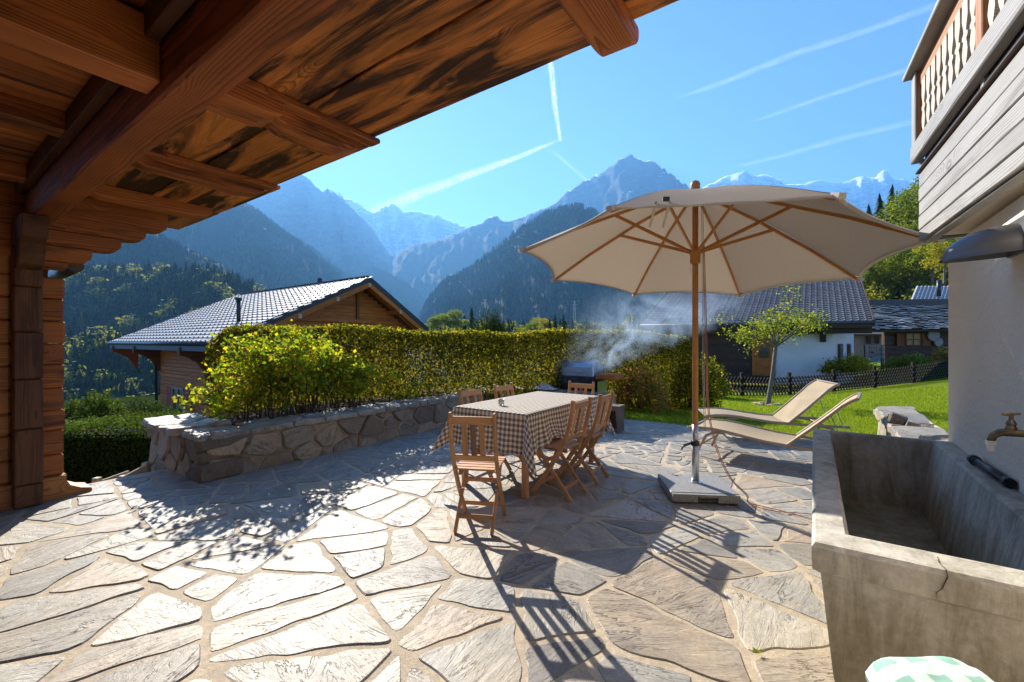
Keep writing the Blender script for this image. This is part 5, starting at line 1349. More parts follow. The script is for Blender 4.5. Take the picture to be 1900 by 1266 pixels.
# slate roofed barn on the right
M_SLATE = stone_mat('roof_slate', [(0, (.24, .23, .22)), (.5, (.44, .42, .39)), (1, (.62, .59, .54))], crack=.2, scale=2, bs=.5, island=True)
H3 = thing('slate_barn', 'dark timber barn with a rough grey slate roof and millstones on its wall', 'barn', tuple(PX(1700, 690, 30)), frame='w')
yE, yT = 30.0, 34.6
def q3(x, y, Y): return PX(x, y, Y)
a, b_, c2, d2 = q3(1612, 613, yE), q3(1905, 611, yE), q3(1905, 568, yT), q3(1612, 568, yT)
quadslab('roof', a, b_, c2, d2, .15, M_HOUSED, H3)
sv, sf = MB(), 0
rr = random.Random(6); nrw = 17
for r_ in range(nrw):
    f = r_/nrw; x = 0.0
    while x < 1:
        wd_ = rr.uniform(.02, .05); P0 = a.lerp(d2, f).lerp(b_.lerp(c2, f), x); P1 = a.lerp(d2, f+1.25/nrw).lerp(b_.lerp(c2, f+1.25/nrw), min(1, x+wd_))
        Q0 = a.lerp(d2, f).lerp(b_.lerp(c2, f), min(1, x+wd_-.002)); Q1 = a.lerp(d2, f+1.25/nrw).lerp(b_.lerp(c2, f+1.25/nrw), x)
        h0 = rr.uniform(.09, .20); V = [P0+Vector((0, 0, h0)), Q0+Vector((0, 0, h0+rr.uniform(-.02, .02))), P1+Vector((0, 0, .02)), Q1+Vector((0, 0, .02))]; V += [p-Vector((0, 0, .05)) for p in V]
        sv.add((V, [(0, 1, 2, 3), (0, 4, 5, 1), (1, 5, 6, 2), (3, 2, 6, 7), (0, 3, 7, 4)])); x += wd_
o = sv.build('roof_slates', M_SLATE, H3, frame='w'); o['kind'] = 'stuff'
stick('ridge_flashing', q3(1610, 562, yT), q3(1905, 560, yT), .3, .5, M_DKMET, H3, frame='w')
quadslab('timber_wall', q3(1640, 700, 31), q3(1905, 700, 31), q3(1905, 606, 31), q3(1640, 606, 31), .2, M_HOUSED, H3)
for k in range(9): stick('wall_board', q3(1641, 690-9*k, 30.85), q3(1905, 690-9*k, 30.85), .05, .30, M_HOUSED, H3, frame='w')
w3 = quadslab('window', q3(1682, 641, 30.75), q3(1708, 641, 30.75), q3(1708, 619, 30.75), q3(1682, 619, 30.75), .05, flat('curtain', (.5, .38, .2), .8, .2), H3)
for x in (1682, 1695, 1708): stick('frame', q3(x, 641, 30.6), q3(x, 619, 30.6), .07, .05, M_CHALETD, w3, up=(0, 1, 0), frame='w')
for y in (641, 630, 619): stick('frame', q3(1682, y, 30.6), q3(1708, y, 30.6), .05, .06, M_CHALETD, w3, frame='w')
for x in (1672, 1719): stick('shutter', q3(x, 642, 30.7), q3(x, 619, 30.7), .62, .05, M_CHALETD, H3, up=(0, 1, 0), frame='w')
M_MILL = flat('millstone_rock', (.34, .33, .32), .85, .2, bs=.5)
for (x, y, r_, lab) in ((1732, 622, .42, 'larger upper millstone hung on the dark barn wall'), (1741, 635, .31, 'smaller lower millstone hung on the dark barn wall')):
    o = mk('millstone', *lathe_vf([(r_*.25, -.05), (r_*.9, -.05), (r_, -.02), (r_, .04), (r_*.9, .06), (r_*.25, .06)], 20), M_MILL, None, M=T(q3(x, y, 30.55)) @ Matrix.Rotation(R(90), 4, 'X'), frame='w')
    tag(o, lab, 'millstone')
# small grey roof behind it with a pipe
H4 = thing('grey_roofed_house', 'house with a small blue grey corrugated roof and flue behind the barn', 'house', tuple(PX(1740, 640, 52)), frame='w')
V, Fc = [], []; n = 60
for k in range(n+1):
    x = 1688+(1910-1688)*k/n; h = .07*(1 if k % 2 else -1); V += [PX(x, 560, 50)+Vector((0, 0, h)), PX(1700+(1910-1700)*k/n, 531, 54)+Vector((0, 0, h))]
for k in range(n): Fc.append((2*k, 2*k+2, 2*k+3, 2*k+1))
mk('roof', V, Fc, M_TILE, H4, frame='w'); quadslab('wall', PX(1695, 660, 51), PX(1905, 660, 51), PX(1905, 557, 51), PX(1695, 557, 51), .2, M_HOUSED, H4)
tube('flue', [PX(1742, 550, 51), PX(1742, 520, 51)], .2, M_DKMET, H4, 8, frame='w')
# things seen in the gap
H5 = thing('cream_house', 'far cream house with small windows glimpsed between farmhouse and barn', 'house', tuple(PX(1600, 650, 60)), frame='w')
quadslab('wall', PX(1560, 662, 60), PX(1645, 662, 60), PX(1645, 618, 60), PX(1560, 618, 60), .3, flat('cream_render', (.55, .47, .36), .9, .2), H5)
for x in (1608, 1624): quadslab('window', PX(x, 638, 59.6), PX(x+8, 638, 59.6), PX(x+8, 624, 59.6), PX(x, 624, 59.6), .1, bpy.data.materials['window_glass'], H5)
quadslab('roof', PX(1550, 620, 59), PX(1655, 620, 59), PX(1655, 606, 63), PX(1550, 606, 63), .2, M_DTILE, H5)
S5 = thing('wooden_steps', 'small weathered wooden stair with slatted railing left of the barn', 'stairs', tuple(PX(1620, 690, 27)), frame='w')
for k in range(5): stick('tread', PX(1606+3*k, 690-9*k, 27-.1*k), PX(1636, 690-9*k, 27-.1*k), .3, .06, M_GREYW, S5, frame='w')
for k in range(7): x = 1609+4.6*k; stick('baluster', PX(x, 662, 26.8), PX(x, 643, 26.8), .05, .05, M_GREYW, S5, up=(0, 1, 0), frame='w')
for y in (643, 661): stick('hand_rail', PX(1606, y, 26.8), PX(1638, y, 26.8), .08, .08, M_GREYW, S5, frame='w')
for x in (1606, 1637): stick('stair_post', PX(x, 690, 26.8), PX(x, 640, 26.8), .12, .12, M_GREYW, S5, up=(0, 1, 0), frame='w')
M_YEL = leafm('yellow_leaf', [(.2, .2, .02), (.36, .30, .03), (.45, .35, .04)], .5)
bush('yellow_bush', 'bright yellow bush below the gap between farmhouse and barn', tuple(PX(1588, 690, 22)), .65, .6, .85, 2500, .09, M_YEL, 25)
bush('garden_bush', 'dark bush with a few red flowers at the foot of the barn', tuple(PX(1690, 692, 26)), 1.5, .7, 1.0, 3500, .12, M_TREE, 26)
bush('garden_bush', 'dark green bush behind the lattice fence next to the plaster wall', tuple(PX(1560, 694, 21)), .8, .6, .7, 2500, .09, M_HEDGE, 27)
bush('garden_bush', 'leafy bush by the farmhouse timber wall behind the smoke', tuple(PX(1300, 735, 15)), .9, .6, 1.3, 5000, .07, M_HEDGE, 28)
bush('flowering_bush', 'small bush with pink flowers right of the millstones', tuple(PX(1752, 668, 25)), .55, .4, .7, 900, .1, M_REDB, 29)

# lattice fence
FN = thing('lattice_fence', 'dark crossed lath fence running along the far side of the lawn', 'fence', (13, 17.5, -.4), frame='w')
fa, fb = Vector((4.2, 14.7, 0)), Vector((22.2, 19.86, 0)); fl = (fb-fa).length; fd = (fb-fa).normalized()
def fz(s): p = fa+fd*s; v, u = VU(p.x, p.y); return gz(v, u)
mb = MB(); s = 0
while s < fl-.8:
    for sg, of in ((1, .0), (-1, .022)):
        s0, s1 = (s, s+.42) if sg > 0 else (s+.42, s); nrm_ = Vector((-fd.y, fd.x, 0))*of
        p0 = fa+fd*s0+nrm_; p1 = fa+fd*s1+nrm_; p0.z = fz(s0)+.04; p1.z = fz(s1)+.74; mb.bar(p0, p1, .02, .042, up=(-fd.y, fd.x, 0))
    s += .15
o = mb.build('lattice', M_FENCE, FN, frame='w'); o['kind'] = 'stuff'
s = 0.
while s < fl: p = fa+fd*s+Vector((0, .06, 0)); stick('post', (p.x, p.y, fz(s)-.2), (p.x, p.y, fz(s)+.9), .1, .1, M_FENCE, FN, up=(0, 1, 0), frame='w'); s += 2.25
# ------------------------------------------------------------------ mountains and wooded slopes
def mount_mat(name, rock, wood_, treeline, snowline, snow, sc_=1.0, meadow=None, tl_var=260):
    m, t, b = new(name, .95, .1)
    gm = N(t, 'NewGeometry'); pos = gm.outputs['Position']; xyz = N(t, 'SeparateXYZ', {0: pos}); nz = N(t, 'SeparateXYZ', {0: gm.outputs['Normal']}).outputs[2]
    p1 = N(t, 'Mapping', {'Vector': pos, 'Scale': (.001*sc_,)*3}).outputs[0]; p2 = N(t, 'Mapping', {'Vector': pos, 'Scale': (.0016*sc_, .0016*sc_, .006*sc_)}).outputs[0]
    n1 = noise(t, p1, 3, 8, .6); n2 = noise(t, p2, 4, 8, .65, .5); n3 = noise(t, p1, 40, 4, .7); n4 = noise(t, p1, 1.4, 4, .5)
    rk = ramp(t, n2, [(.3, tuple(x*.35 for x in rock)), (.5, rock), (.68, tuple(min(1, x*1.6) for x in rock))])
    wd_ = ramp(t, n3, [(.3, tuple(x*.5 for x in wood_)), (.7, tuple(x*1.4 for x in wood_))])
    if meadow: wd_ = mixc(t, ramp(t, n1, [(.56, g(0)), (.63, g(1))]), wd_, meadow)
    hh = math_(t, 'ADD', xyz.outputs[2], math_(t, 'MULTIPLY', math_(t, 'SUBTRACT', n1, .5), tl_var*4))
    f = N(t, 'MapRange', {0: hh, 1: treeline-60, 2: treeline+60}).outputs[0]
    steep = N(t, 'MapRange', {0: nz, 1: .52, 2: .64}).outputs[0]
    c = mixc(t, f, wd_, rk)
    sn = math_(t, 'MULTIPLY', N(t, 'MapRange', {0: hh, 1: snowline-100, 2: snowline+150}).outputs[0], math_(t, 'MULTIPLY', ramp(t, math_(t, 'ADD', math_(t, 'MULTIPLY', n2, .7), math_(t, 'MULTIPLY', nz, .45)), [(.85-.22*snow, g(0)), (.90-.22*snow, g(1))]), 1))
    c = mixc(t, sn, c, (.80, .82, .86))
    t.links.new(c, b.inputs['Base Color'])
    bump(t, b, math_(t, 'ADD', n2, math_(t, 'MULTIPLY', n3, .25)), .7, 60/sc_)
    return m
def interp(pts, x):
    for (a, b_), (c_, d_) in zip(pts, pts[1:]):
        if a <= x <= c_: return b_+(d_-b_)*(x-a)/(c_-a)
    return pts[0][1] if x < pts[0][0] else pts[-1][1]
class Ridge:
    def __init__(s, name, pts, D, Db, zb, m, nx=230, nt=70, amp=.06, pw=1.15, seed=0, fine=.0, back=1.35, gully=0, kind='structure'):
        s.pts, s.D, s.Db, s.zb, s.seed, s.amp, s.pw, s.gully = pts, D, Db, zb, seed, amp, pw, gully
        x0, x1 = pts[0][0], pts[-1][0]; s.x0, s.x1, s.nx, s.nt, s.back = x0, x1, nx, nt, back
        G = np.zeros((nt+1, nx+1, 3)); s.crest_t = 1/back
        for i in range(nx+1):
            x = x0+(x1-x0)*i/nx; d = interp(D, x) if isinstance(D, list) else D; r = (x-950)/F
            zc = EYE+(633-interp(pts, x))/F*d
            H = max(60., abs(zc-zb))
            for j in range(nt+1):
                tt = j/nt*back
                Y = Db+(d-Db)*tt
                if tt <= 1: z = zb+(zc-zb)*tt**pw
                else: z = zc-(zc-zb)*.9*(tt-1)/(back-1)
                w = min(1, tt*4)*(1-.9*math.exp(-((tt-1)/.06)**2))
                X = r*Y; L = (d-Db)
                q = Vector((X/L*3.2+seed, Y/L*3.2, seed*.7))
                n = mn.ridged_multi_fractal(q, 1.0, 2.1, 6, 1.0, 2.0, noise_basis='PERLIN_ORIGINAL')-1.1
                z += n*H*amp*w
                if gully: z += (abs(mn.noise(Vector((x/gully+seed, tt*1.2, 0))))-.2)*H*amp*2.2*w
                if fine: z += mn.noise(Vector((x*.09+seed, tt*9, 3)))*H*fine*(.2+.8*w)+(abs(mn.noise(Vector((x*.3+seed, tt*22, 7))))-.2)*H*fine*.75*(.35+.65*w)
                G[j, i] = (X, Y, z)
        s.G = G; w_ = nx+1
        Fq = np.array([(j*w_+i, j*w_+i+1, (j+1)*w_+i+1, (j+1)*w_+i) for j in range(nt) for i in range(nx)])
        s.o = put(name, np_mesh(name, G.reshape(-1, 3), Fq, m, True), None, I4); tag(s.o, kind=kind)
    def sample(s, n, seed, t0=0., t1=1.0, x0=None, x1=None):
        r = np.random.default_rng(seed); a = r.uniform(0, 1, n); b_ = np.sqrt(r.uniform((t0)**2, t1**2, n))
        if x0 is not None: a = ((x0+(x1-x0)*a)-s.x0)/(s.x1-s.x0)
        i = np.clip(a*s.nx, 0, s.nx-1e-3); j = np.clip(b_*s.nt*s.crest_t, 0, s.nt-1e-3); i0, j0 = i.astype(int), j.astype(int); fi, fj = (i-i0)[:, None], (j-j0)[:, None]
        G = s.G; return (G[j0, i0]*(1-fi)+G[j0, i0+1]*fi)*(1-fj)+(G[j0+1, i0]*(1-fi)+G[j0+1, i0+1]*fi)*fj
ROCK = (.085, .087, .09); FOR = (.014, .023, .012)
MM_far = mount_mat('glacier_rock', (.2, .2, .21), FOR, 300, 700, 1.25, .6)
MM_rock = mount_mat('cliff_rock', ROCK, FOR, 1000, 1900, .2, .9)
MM_peak = mount_mat('peak_rock', (.05, .052, .058), FOR, 1450, 1750, .45, .8)
MM_wood = mount_mat('wooded_slope', (.16, .16, .14), (.009, .015, .008), 5000, 9000, 0, 3.0)
MM_near = mount_mat('forest_floor', (.12, .11, .08), (.03, .042, .016), 5000, 9000, 0, 14.0)
Ridge('mountain', [(480, 420), (560, 372), (634, 361), (653, 370), (675, 383), (695, 393), (706, 386), (720, 378), (733, 377), (749, 390), (779, 390), (800, 396), (821, 405), (845, 413), (867, 421), (900, 440), (960, 470)], 9500, 6500, -100, MM_far, amp=.10, seed=3, fine=.045, gully=40)
Ridge('mountain', [(1180, 400), (1290, 355), (1315, 340), (1344, 327), (1380, 321), (1425, 322), (1445, 330), (1456, 340), (1491, 340), (1521, 331), (1540, 337), (1562, 340), (1580, 331), (1597, 326), (1620, 328), (1648, 329), (1698, 333), (1760, 320), (1900, 300), (2050, 290)], 9000, 5200, -100, MM_far, amp=.08, seed=8, fine=.018, gully=45)
Ridge('mountain', [(300, 350), (400, 345), (470, 340), (526, 331), (545, 323), (560, 321), (577, 332), (590, 347), (598, 355), (607, 352), (625, 358), (640, 370), (653, 382), (675, 405), (695, 428), (711, 454), (722, 468), (733, 477), (745, 500), (757, 530), (775, 560), (800, 590), (840, 625)], 6300, 3300, -80, MM_rock, amp=.075, pw=1.25, seed=14, fine=.04, gully=30)
R3 = Ridge('mountain', [(690, 560), (715, 510), (737, 470), (752, 460), (766, 454), (800, 447), (830, 438), (860, 425), (882, 417), (897, 409), (905, 401), (924, 397), (930, 407), (947, 407), (970, 400), (998, 390), (1031, 374), (1057, 348), (1090, 329), (1116, 319), (1135, 305), (1154, 291), (1167, 283), (1178, 289), (1190, 291), (1200, 296), (1212, 297), (1224, 305), (1233, 309), (1240, 322), (1243, 318), (1258, 333), (1275, 343), (1300, 365), (1360, 400), (1440, 430), (1600, 470)], 6000, 3000, -90, MM_peak, amp=.09, pw=1.2, seed=21, fine=.045, gully=0)
R1b = Ridge('mountain_slope', [(380, 400), (450, 372), (490, 398), (526, 428), (577, 462), (600, 480), (636, 508), (665, 520), (695, 545), (730, 570), (770, 600), (800, 618)], 3300, 1500, -80, MM_wood, amp=.05, seed=31, fine=.008, gully=26)
R0 = Ridge('mountain_slope', [(100, 330), (250, 345), (330, 352), (400, 362), (440, 372), (470, 385), (500, 412), (545, 445), (590, 480), (630, 515), (670, 550), (720, 590), (780, 622)], 2600, 1100, -80, MM_wood, amp=.05, seed=33, fine=.008, gully=30)
RF0 = Ridge('mountain_slope', [(560, 520), (600, 505), (640, 510), (680, 500), (695, 498), (725, 512), (758, 531), (779, 548), (790, 572), (800, 600), (820, 620)], 4200, 2400, -80, MM_wood, amp=.04, seed=35, fine=.006, gully=26)
R5 = Ridge('mountain_slope', [(770, 610), (792, 560), (821, 525), (863, 503), (905, 473), (947, 440), (989, 410), (1023, 393), (1053, 386), (1082, 385), (1099, 393), (1130, 410), (1180, 440), (1250, 462), (1350, 470), (1500, 480), (1700, 470), (1900, 450)], 2500, 800, -80, MM_wood, amp=.055, seed=41, fine=.008, gully=34)
R2y = Ridge('mountain_slope', [(0, 420), (100, 425), (200, 432), (250, 440), (294, 446), (318, 460), (345, 474), (390, 498), (440, 524), (500, 562), (560, 600), (620, 628)], 1250, 620, -75, MM_near, amp=.05, seed=51, fine=.008, gully=30)
R3n = Ridge('hill', [(-100, 560), (60, 548), (110, 540), (190, 528), (250, 530), (330, 526), (400, 530), (440, 545), (480, 566), (520, 592), (560, 618), (620, 640)], 640, 330, -80, MM_near, nx=90, nt=30, amp=.05, seed=61, fine=.006, kind='structure')
R4n = Ridge('hill', [(-100, 668), (60, 672), (110, 676), (160, 668), (220, 672), (300, 690), (400, 700), (520, 720)], 330, 150, -75, MM_near, nx=60, nt=20, amp=.05, seed=63)
R7n = Ridge('hill', [(700, 650), (760, 640), (800, 622), (880, 618), (960, 622), (1060, 616), (1150, 612), (1300, 606), (1500, 600)], 260, 130, -20, MM_near, nx=60, nt=16, amp=.05, seed=65)
R6 = Ridge('wooded_hill', [(1380, 585), (1460, 560), (1540, 520), (1590, 480), (1640, 440), (1700, 405), (1760, 370), (1830, 340), (1900, 310), (2100, 250)], 135, 62, .5, MM_near, nx=60, nt=24, amp=.04, seed=71)

def conifer_mesh(seed, h=1.0, layers=9, sides=9, m=None):
    q = random.Random(seed); V, Fc = [], []
    for k in range(layers):
        f = k/layers; z0 = .08+.86*f; r = (.17*(1-f)**.85+.012)*q.uniform(.85, 1.15); z1 = z0+.9/layers*1.9
        top = len(V); V.append((q.uniform(-.01, .01), q.uniform(-.01, .01), min(1, z1))); a0 = q.uniform(0, 6)
        for i in range(sides*2):
            a = a0+pi*i/sides; rr_ = r*(q.uniform(.8, 1.2) if i % 2 else q.uniform(.35, .6)); V.append((rr_*math.cos(a), rr_*math.sin(a), z0-(.03 if i % 2 else -.025)*q.uniform(.5, 1.3)))
        for i in range(sides*2): Fc.append((top, top+1+i, top+1+(i+1) % (sides*2)))
    o = len(V); V += [(.012, 0, 0), (-.008, .01, 0), (-.008, -.01, 0), (0, 0, .6)]; Fc += [(o, o+1, o+3), (o+1, o+2, o+3), (o+2, o, o+3)]
    me = bpy.data.meshes.new('conifer'); me.from_pydata(V, [], Fc); me.materials.append(m or M_CONI); return me
M_CONI = leafm('conifer_green', [(.025, .045, .016), (.045, .075, .024), (.075, .105, .032)], .35)
M_LARCH = leafm('larch_gold', [(.10, .11, .02), (.18, .15, .03), (.24, .19, .045)], .35)
def decid_mesh(seed, n=260, m=None, leaf=.10):
    r = np.random.default_rng(seed); q = random.Random(seed); cl = [(q.uniform(-.22, .22), q.uniform(-.22, .22), q.uniform(.4, .85), q.uniform(.13, .24)) for _ in range(9)]
    P = []
    for k in range(n):
        c_ = cl[q.randrange(9)]; d = Vector((q.gauss(0, 1), q.gauss(0, 1), q.gauss(0, 1))).normalized()*c_[3]*q.uniform(.7, 1.05); P.append((c_[0]+d.x, c_[1]+d.y, c_[2]+d.z*.8))
    V, Fq = leaf_quads(np.array(P), leaf, seed=seed); return np_mesh('broadleaf', V, Fq, m or M_DECI)
CON = [conifer_mesh(100+i) for i in range(4)]; CONF = [conifer_mesh(120+i, layers=5, sides=5) for i in range(3)]
DEC = [decid_mesh(140+i) for i in range(3)]; LAR = [conifer_mesh(150+i, m=M_LARCH) for i in range(2)]
q = np.random.default_rng(5)
def woods(name, label, R_, n, seed, h, protos, keep=None, **kw):
    P = R_.sample(n, seed, **kw)
    if keep: k = np.array([keep(Vector(p)) for p in P]); P = P[k]
    P[:, 2] -= .4; scatter(name, P, q.uniform(.6, 1.15, len(P))*h, protos, label, 'forest')
woods('forest', 'dark conifer forest on the near ridge beyond the left chalet', R3n, 3800, 1, 34, CON*3+LAR[:1]+DEC[:1], t0=.0, t1=1.0)
woods('forest', 'conifer forest low in the valley between log wall and chalet', R4n, 1100, 2, 27, CON+CON+DEC[:1], t0=0, t1=1.0)
clump = lambda th, s: (lambda p: mn.noise(p*s) > th)
woods('forest', 'golden autumn trees along the sunlit crest of the left ridge', R2y, 900, 3, 26, LAR+DEC, keep=clump(.0, .006), t0=.86, t1=1.0, x0=230, x1=420)
woods('forest', 'dark conifers covering the slope under the golden crest', R2y, 6500, 4, 32, CONF)
woods('forest', 'blue hazy conifers on the big left mountain slope', R0, 12000, 5, 32, CONF, keep=clump(-.25, .004), t0=.25)
woods('forest', 'hazy conifers along the spur below the left cliffs', R1b, 9000, 6, 34, CONF, keep=clump(-.2, .004), t0=.3)
woods('forest', 'distant conifers on the valley spur in the middle', RF0, 8000, 7, 38, CONF, t0=.3)
woods('forest', 'dark conifers on the rounded mountain right of the valley', R5, 15000, 8, 34, CONF, t0=.15)
woods('forest', 'mixed trees on the low rise beyond the clipped hedge', R7n, 420, 9, 11, CON+CON+DEC, t0=.5, t1=1.0, x0=780, x1=1300)
woods('forest', 'undergrowth and small broadleaf trees covering the hillside behind the barn', R6, 1500, 10, 6.5, DEC, t0=.1)
# single trees one can tell apart
def single(name, label, cat, me, p, h, rz=0, group=None, wide=1.0):
    o = thing(name, label, cat, tuple(p), frame='w', group=group); o.rotation_euler.z = rz; o.scale = (h*wide, h*wide, h)
    c_ = bpy.data.objects.new('crown', me); link(c_, o, FR[o.name].copy(), 'w')
    tr = bpy.data.objects.new('trunk', TRK); link(tr, o, FR[o.name].copy(), 'w'); return o
TRK = bpy.data.meshes.new('trunk'); V, Fc = tube_vf([(0, 0, -.05), (.005, 0, .3), (0, .004, .7)], [.022, .016, .006], 7); TRK.from_pydata([tuple(p) for p in V], [], Fc); TRK.materials.append(M_BARK)
BIGC = [conifer_mesh(200+i, layers=20, sides=13) for i in range(3)]
M_OAK = leafm('oak_leaf', [(.09, .14, .02), (.15, .21, .03), (.22, .26, .035), (.32, .29, .045)], .5)
BIGD = [decid_mesh(210+i, 4200, M_OAK, .032) for i in range(3)]
BIGY = [decid_mesh(220, 4200, M_YEL, .030)]
for i, (x, y, Y, h, lab) in enumerate(((1632, 470, 105, 15, 'tall dark spruce on the hillside left of the taller pair'), (1655, 462, 104, 16, 'tall dark spruce in the middle of the hillside group'), (1612, 480, 100, 13, 'shorter dark spruce at the left of the hillside group'), (1680, 450, 110, 14, 'dark spruce hidden against the sunlit broadleaf trees'))):
    single('spruce_tree', lab, 'tree', BIGC[i % 3], PX(x, y, Y), h, i*1.3, 'spruces on the hillside behind the barn', 1.15)
for i, (x, y, Y, h, k, lab) in enumerate(((1712, 450, 95, 14, 0, 'tall sunlit broadleaf tree beside the balcony corner'), (1745, 440, 98, 15, 1, 'big broadleaf tree on the crest nearest the balcony'), (1650, 535, 84, 9.5, 2, 'green broadleaf tree above the barn ridge'), (1690, 540, 80, 9, 0, 'bright green broadleaf tree left of the grey roof'), (1622, 555, 82, 8.5, 1, 'light green broadleaf tree at the farmhouse verge'), (1730, 530, 76, 9, 2, 'broadleaf tree behind the flue of the grey roof'), (1752, 522, 70, 7.5, 3, 'yellow autumn tree behind the flue'), (1590, 560, 88, 9, 0, 'broadleaf tree showing over the farmhouse ridge'), (1668, 500, 92, 10, 1, 'olive green tree halfway up the hillside'), (1720, 490, 88, 9, 3, 'yellowing tree halfway up the hillside under the balcony'))):
    single('broadleaf_tree', lab, 'tree', (BIGD+BIGY)[k], PX(x, y, Y), h, i*2.1, 'broadleaf trees on the hillside behind the barn', 1.15)
for i, (x, yt, Y, k, lab) in enumerate(((800, 590, 170, 1, 'pale yellow green tree just right of the chalet gable'), (826, 580, 175, 0, 'yellow green tree beyond the hedge left of the conifer'), (848, 578, 180, 1, 'rounded yellowish tree beside the dark conifer'), (985, 596, 150, 2, 'small tree right of the dark conifer'), (1012, 588, 165, 3, 'tiny yellow tree in the gap above the hedge'))):
    b_ = PX(x, 622, Y); single('valley_tree', lab, 'tree', (BIGD+BIGY)[k], b_, (622-yt)/F*Y*1.08, i*1.7, 'trees beyond the clipped hedge', 1.5)
for i, (x, yt, Y, lab) in enumerate(((875, 572, 190, 'dark pointed spruce peeping up behind the conifer bush'), (1030, 584, 150, 'dark spruce left of the smoke'), (1046, 586, 152, 'second dark spruce left of the smoke'), (1020, 592, 148, 'low dark spruce at the left of its group'), (1062, 590, 155, 'dark spruce at the foot of the pylon'), (862, 585, 185, 'slim spruce left of the conifer bush'))):
    b_ = PX(x, 622, Y); single('valley_spruce', lab, 'tree', BIGC[i % 3], b_, (622-yt)/F*Y*1.05, i, 'dark spruces beyond the clipped hedge', 1.5)
# lattice pylon
PY = thing('pylon', 'thin grey lattice pylon standing on the far slope left of the smoke', 'pylon', tuple(PX(1066, 600, 420)), frame='w')
mb = MB(); c0 = PX(1066, 600, 420)
for sx_, sy_ in ((-1, -1), (1, -1), (1, 1), (-1, 1)): mb.bar(c0+Vector((sx_*1.3, sy_*1.3, 0)), c0+Vector((sx_*.4, sy_*.4, 22)), .16, .16)
for k in range(8):
    z0, z1 = k*2.7, (k+1)*2.7; r0, r1 = 1.3-.9*z0/22, 1.3-.9*z1/22
    mb.bar(c0+Vector((-r0, -r0, z0)), c0+Vector((r1, -r1, z1)), .12, .12); mb.bar(c0+Vector((r0, -r0, z0)), c0+Vector((-r1, -r1, z1)), .12, .12)
mb.build('mast', flat('pylon_steel', (.45, .46, .48), .5, .5), PY, frame='w')
mb = MB()
for z in (14, 18, 21.5): mb.bar(c0+Vector((-3, 0, z)), c0+Vector((3, 0, z)), .2, .2)
mb.build('cross_arm', bpy.data.materials['pylon_steel'], PY, frame='w')

# ------------------------------------------------------------------ contrails, high above the haze
def trail_mat(name, dens, soft=1.0):
    m = bpy.data.materials.new(name); m.use_nodes = True; t = m.node_tree; t.nodes.clear()
    uv = N(t, 'UVMap').outputs[0]; s = N(t, 'SeparateXYZ', {0: uv})
    e = math_(t, 'MULTIPLY', math_(t, 'MULTIPLY', s.outputs[1], math_(t, 'SUBTRACT', 1., s.outputs[1])), 4.)
    n = noise(t, N(t, 'Mapping', {'Vector': uv, 'Scale': (1, .9, 1)}).outputs[0], 5, 6, .65, .6); n2 = noise(t, uv, 1.1, 3, .5)
    a = math_(t, 'MULTIPLY', math_(t, 'POWER', e, soft), ramp(t, math_(t, 'MULTIPLY', n, math_(t, 'POWER', e, .35)), [(.25, g(0)), (.6, g(1))]))
    endf = N(t, 'MapRange', {0: s.outputs[0], 1: 0, 2: 1.2}).outputs[0]
    a = math_(t, 'MULTIPLY', math_(t, 'MULTIPLY', a, endf), math_(t, 'MULTIPLY', ramp(t, n2, [(.3, g(.4)), (.6, g(1))]), dens))
    sc1 = N(t, 'BsdfTranslucent', {'Color': (.95, .95, .95)}); tr = N(t, 'BsdfTransparent')
    mx = N(t, 'MixShader', {0: a, 1: tr.outputs[0], 2: sc1.outputs[0]}); o = N(t, 'OutputMaterial'); t.links.new(mx.outputs[0], o.inputs[0]); return m
MT1, MT2 = trail_mat('contrail_ice', .6, 1.0), trail_mat('thin_cirrus', .17, 1.0)
def trail(pts, m, label, Z=9000):
    C1 = [PZ(x, y, Z) for x, y, w in pts]
    V, UV = [], []; L = 0
    for i, p in enumerate(C1):
        a, b_ = pts[max(i-1, 0)], pts[min(i+1, len(pts)-1)]; dx, dy = b_[0]-a[0], b_[1]-a[1]; l = math.hypot(dx, dy); w = pts[i][2]
        if i: L += math.dist(pts[i][:2], pts[i-1][:2])/40
        V += [PZ(pts[i][0]-dy/l*w, pts[i][1]+dx/l*w, Z), PZ(pts[i][0]+dy/l*w, pts[i][1]-dx/l*w, Z)]; UV += [(L, 0), (L, 1)]
    Fq = np.array([(2*i, 2*i+2, 2*i+3, 2*i+1) for i in range(len(pts)-1)])
    me = np_mesh('contrail', np.array([tuple(p) for p in V]), Fq, m); ul = me.uv_layers.new(name='UVMap'); ul.data.foreach_set('uv', np.array(UV, np.float32)[Fq.ravel()].ravel())
    o = put('contrail', me); tag(o, label, 'contrail')
def dens(pts, n=14):
    out = []
    for (a, b_, w0), (c_, d_, w1) in zip(pts, pts[1:]):
        for k in range(n): f = k/n; out.append((a+(c_-a)*f, b_+(d_-b_)*f, w0+(w1-w0)*f))
    return out+[pts[-1]]
trail(dens([(1010, 60, 9.1), (1022, 120, 7.7), (1030, 200, 7.0), (1040, 262, 3.5)]), MT1, 'short bright steep contrail coming down from the roof edge')
trail(dens([(1046, 256, 3.5), (960, 292, 7.0), (860, 328, 9.8), (770, 362, 14.0), (690, 395, 18.2)]), MT1, 'long white contrail slanting down to the snowy peak')
trail(dens([(1000, 268, 2.5), (1040, 292, 5.0), (1088, 335, 5.0)]), MT2, 'faint short contrail right of the kink in the long one')
trail(dens([(1250, 185, 3.7), (1350, 150, 7.4), (1480, 98, 8.7), (1600, 60, 8.7), (1790, -10, 8.7)]), MT2, 'faint broad streak of cloud in the upper right sky')
trail(dens([(1380, 232, 3.1), (1500, 190, 5.6), (1620, 150, 6.2), (1760, 105, 6.2)]), MT2, 'thin streak of cloud left of the balcony rail')
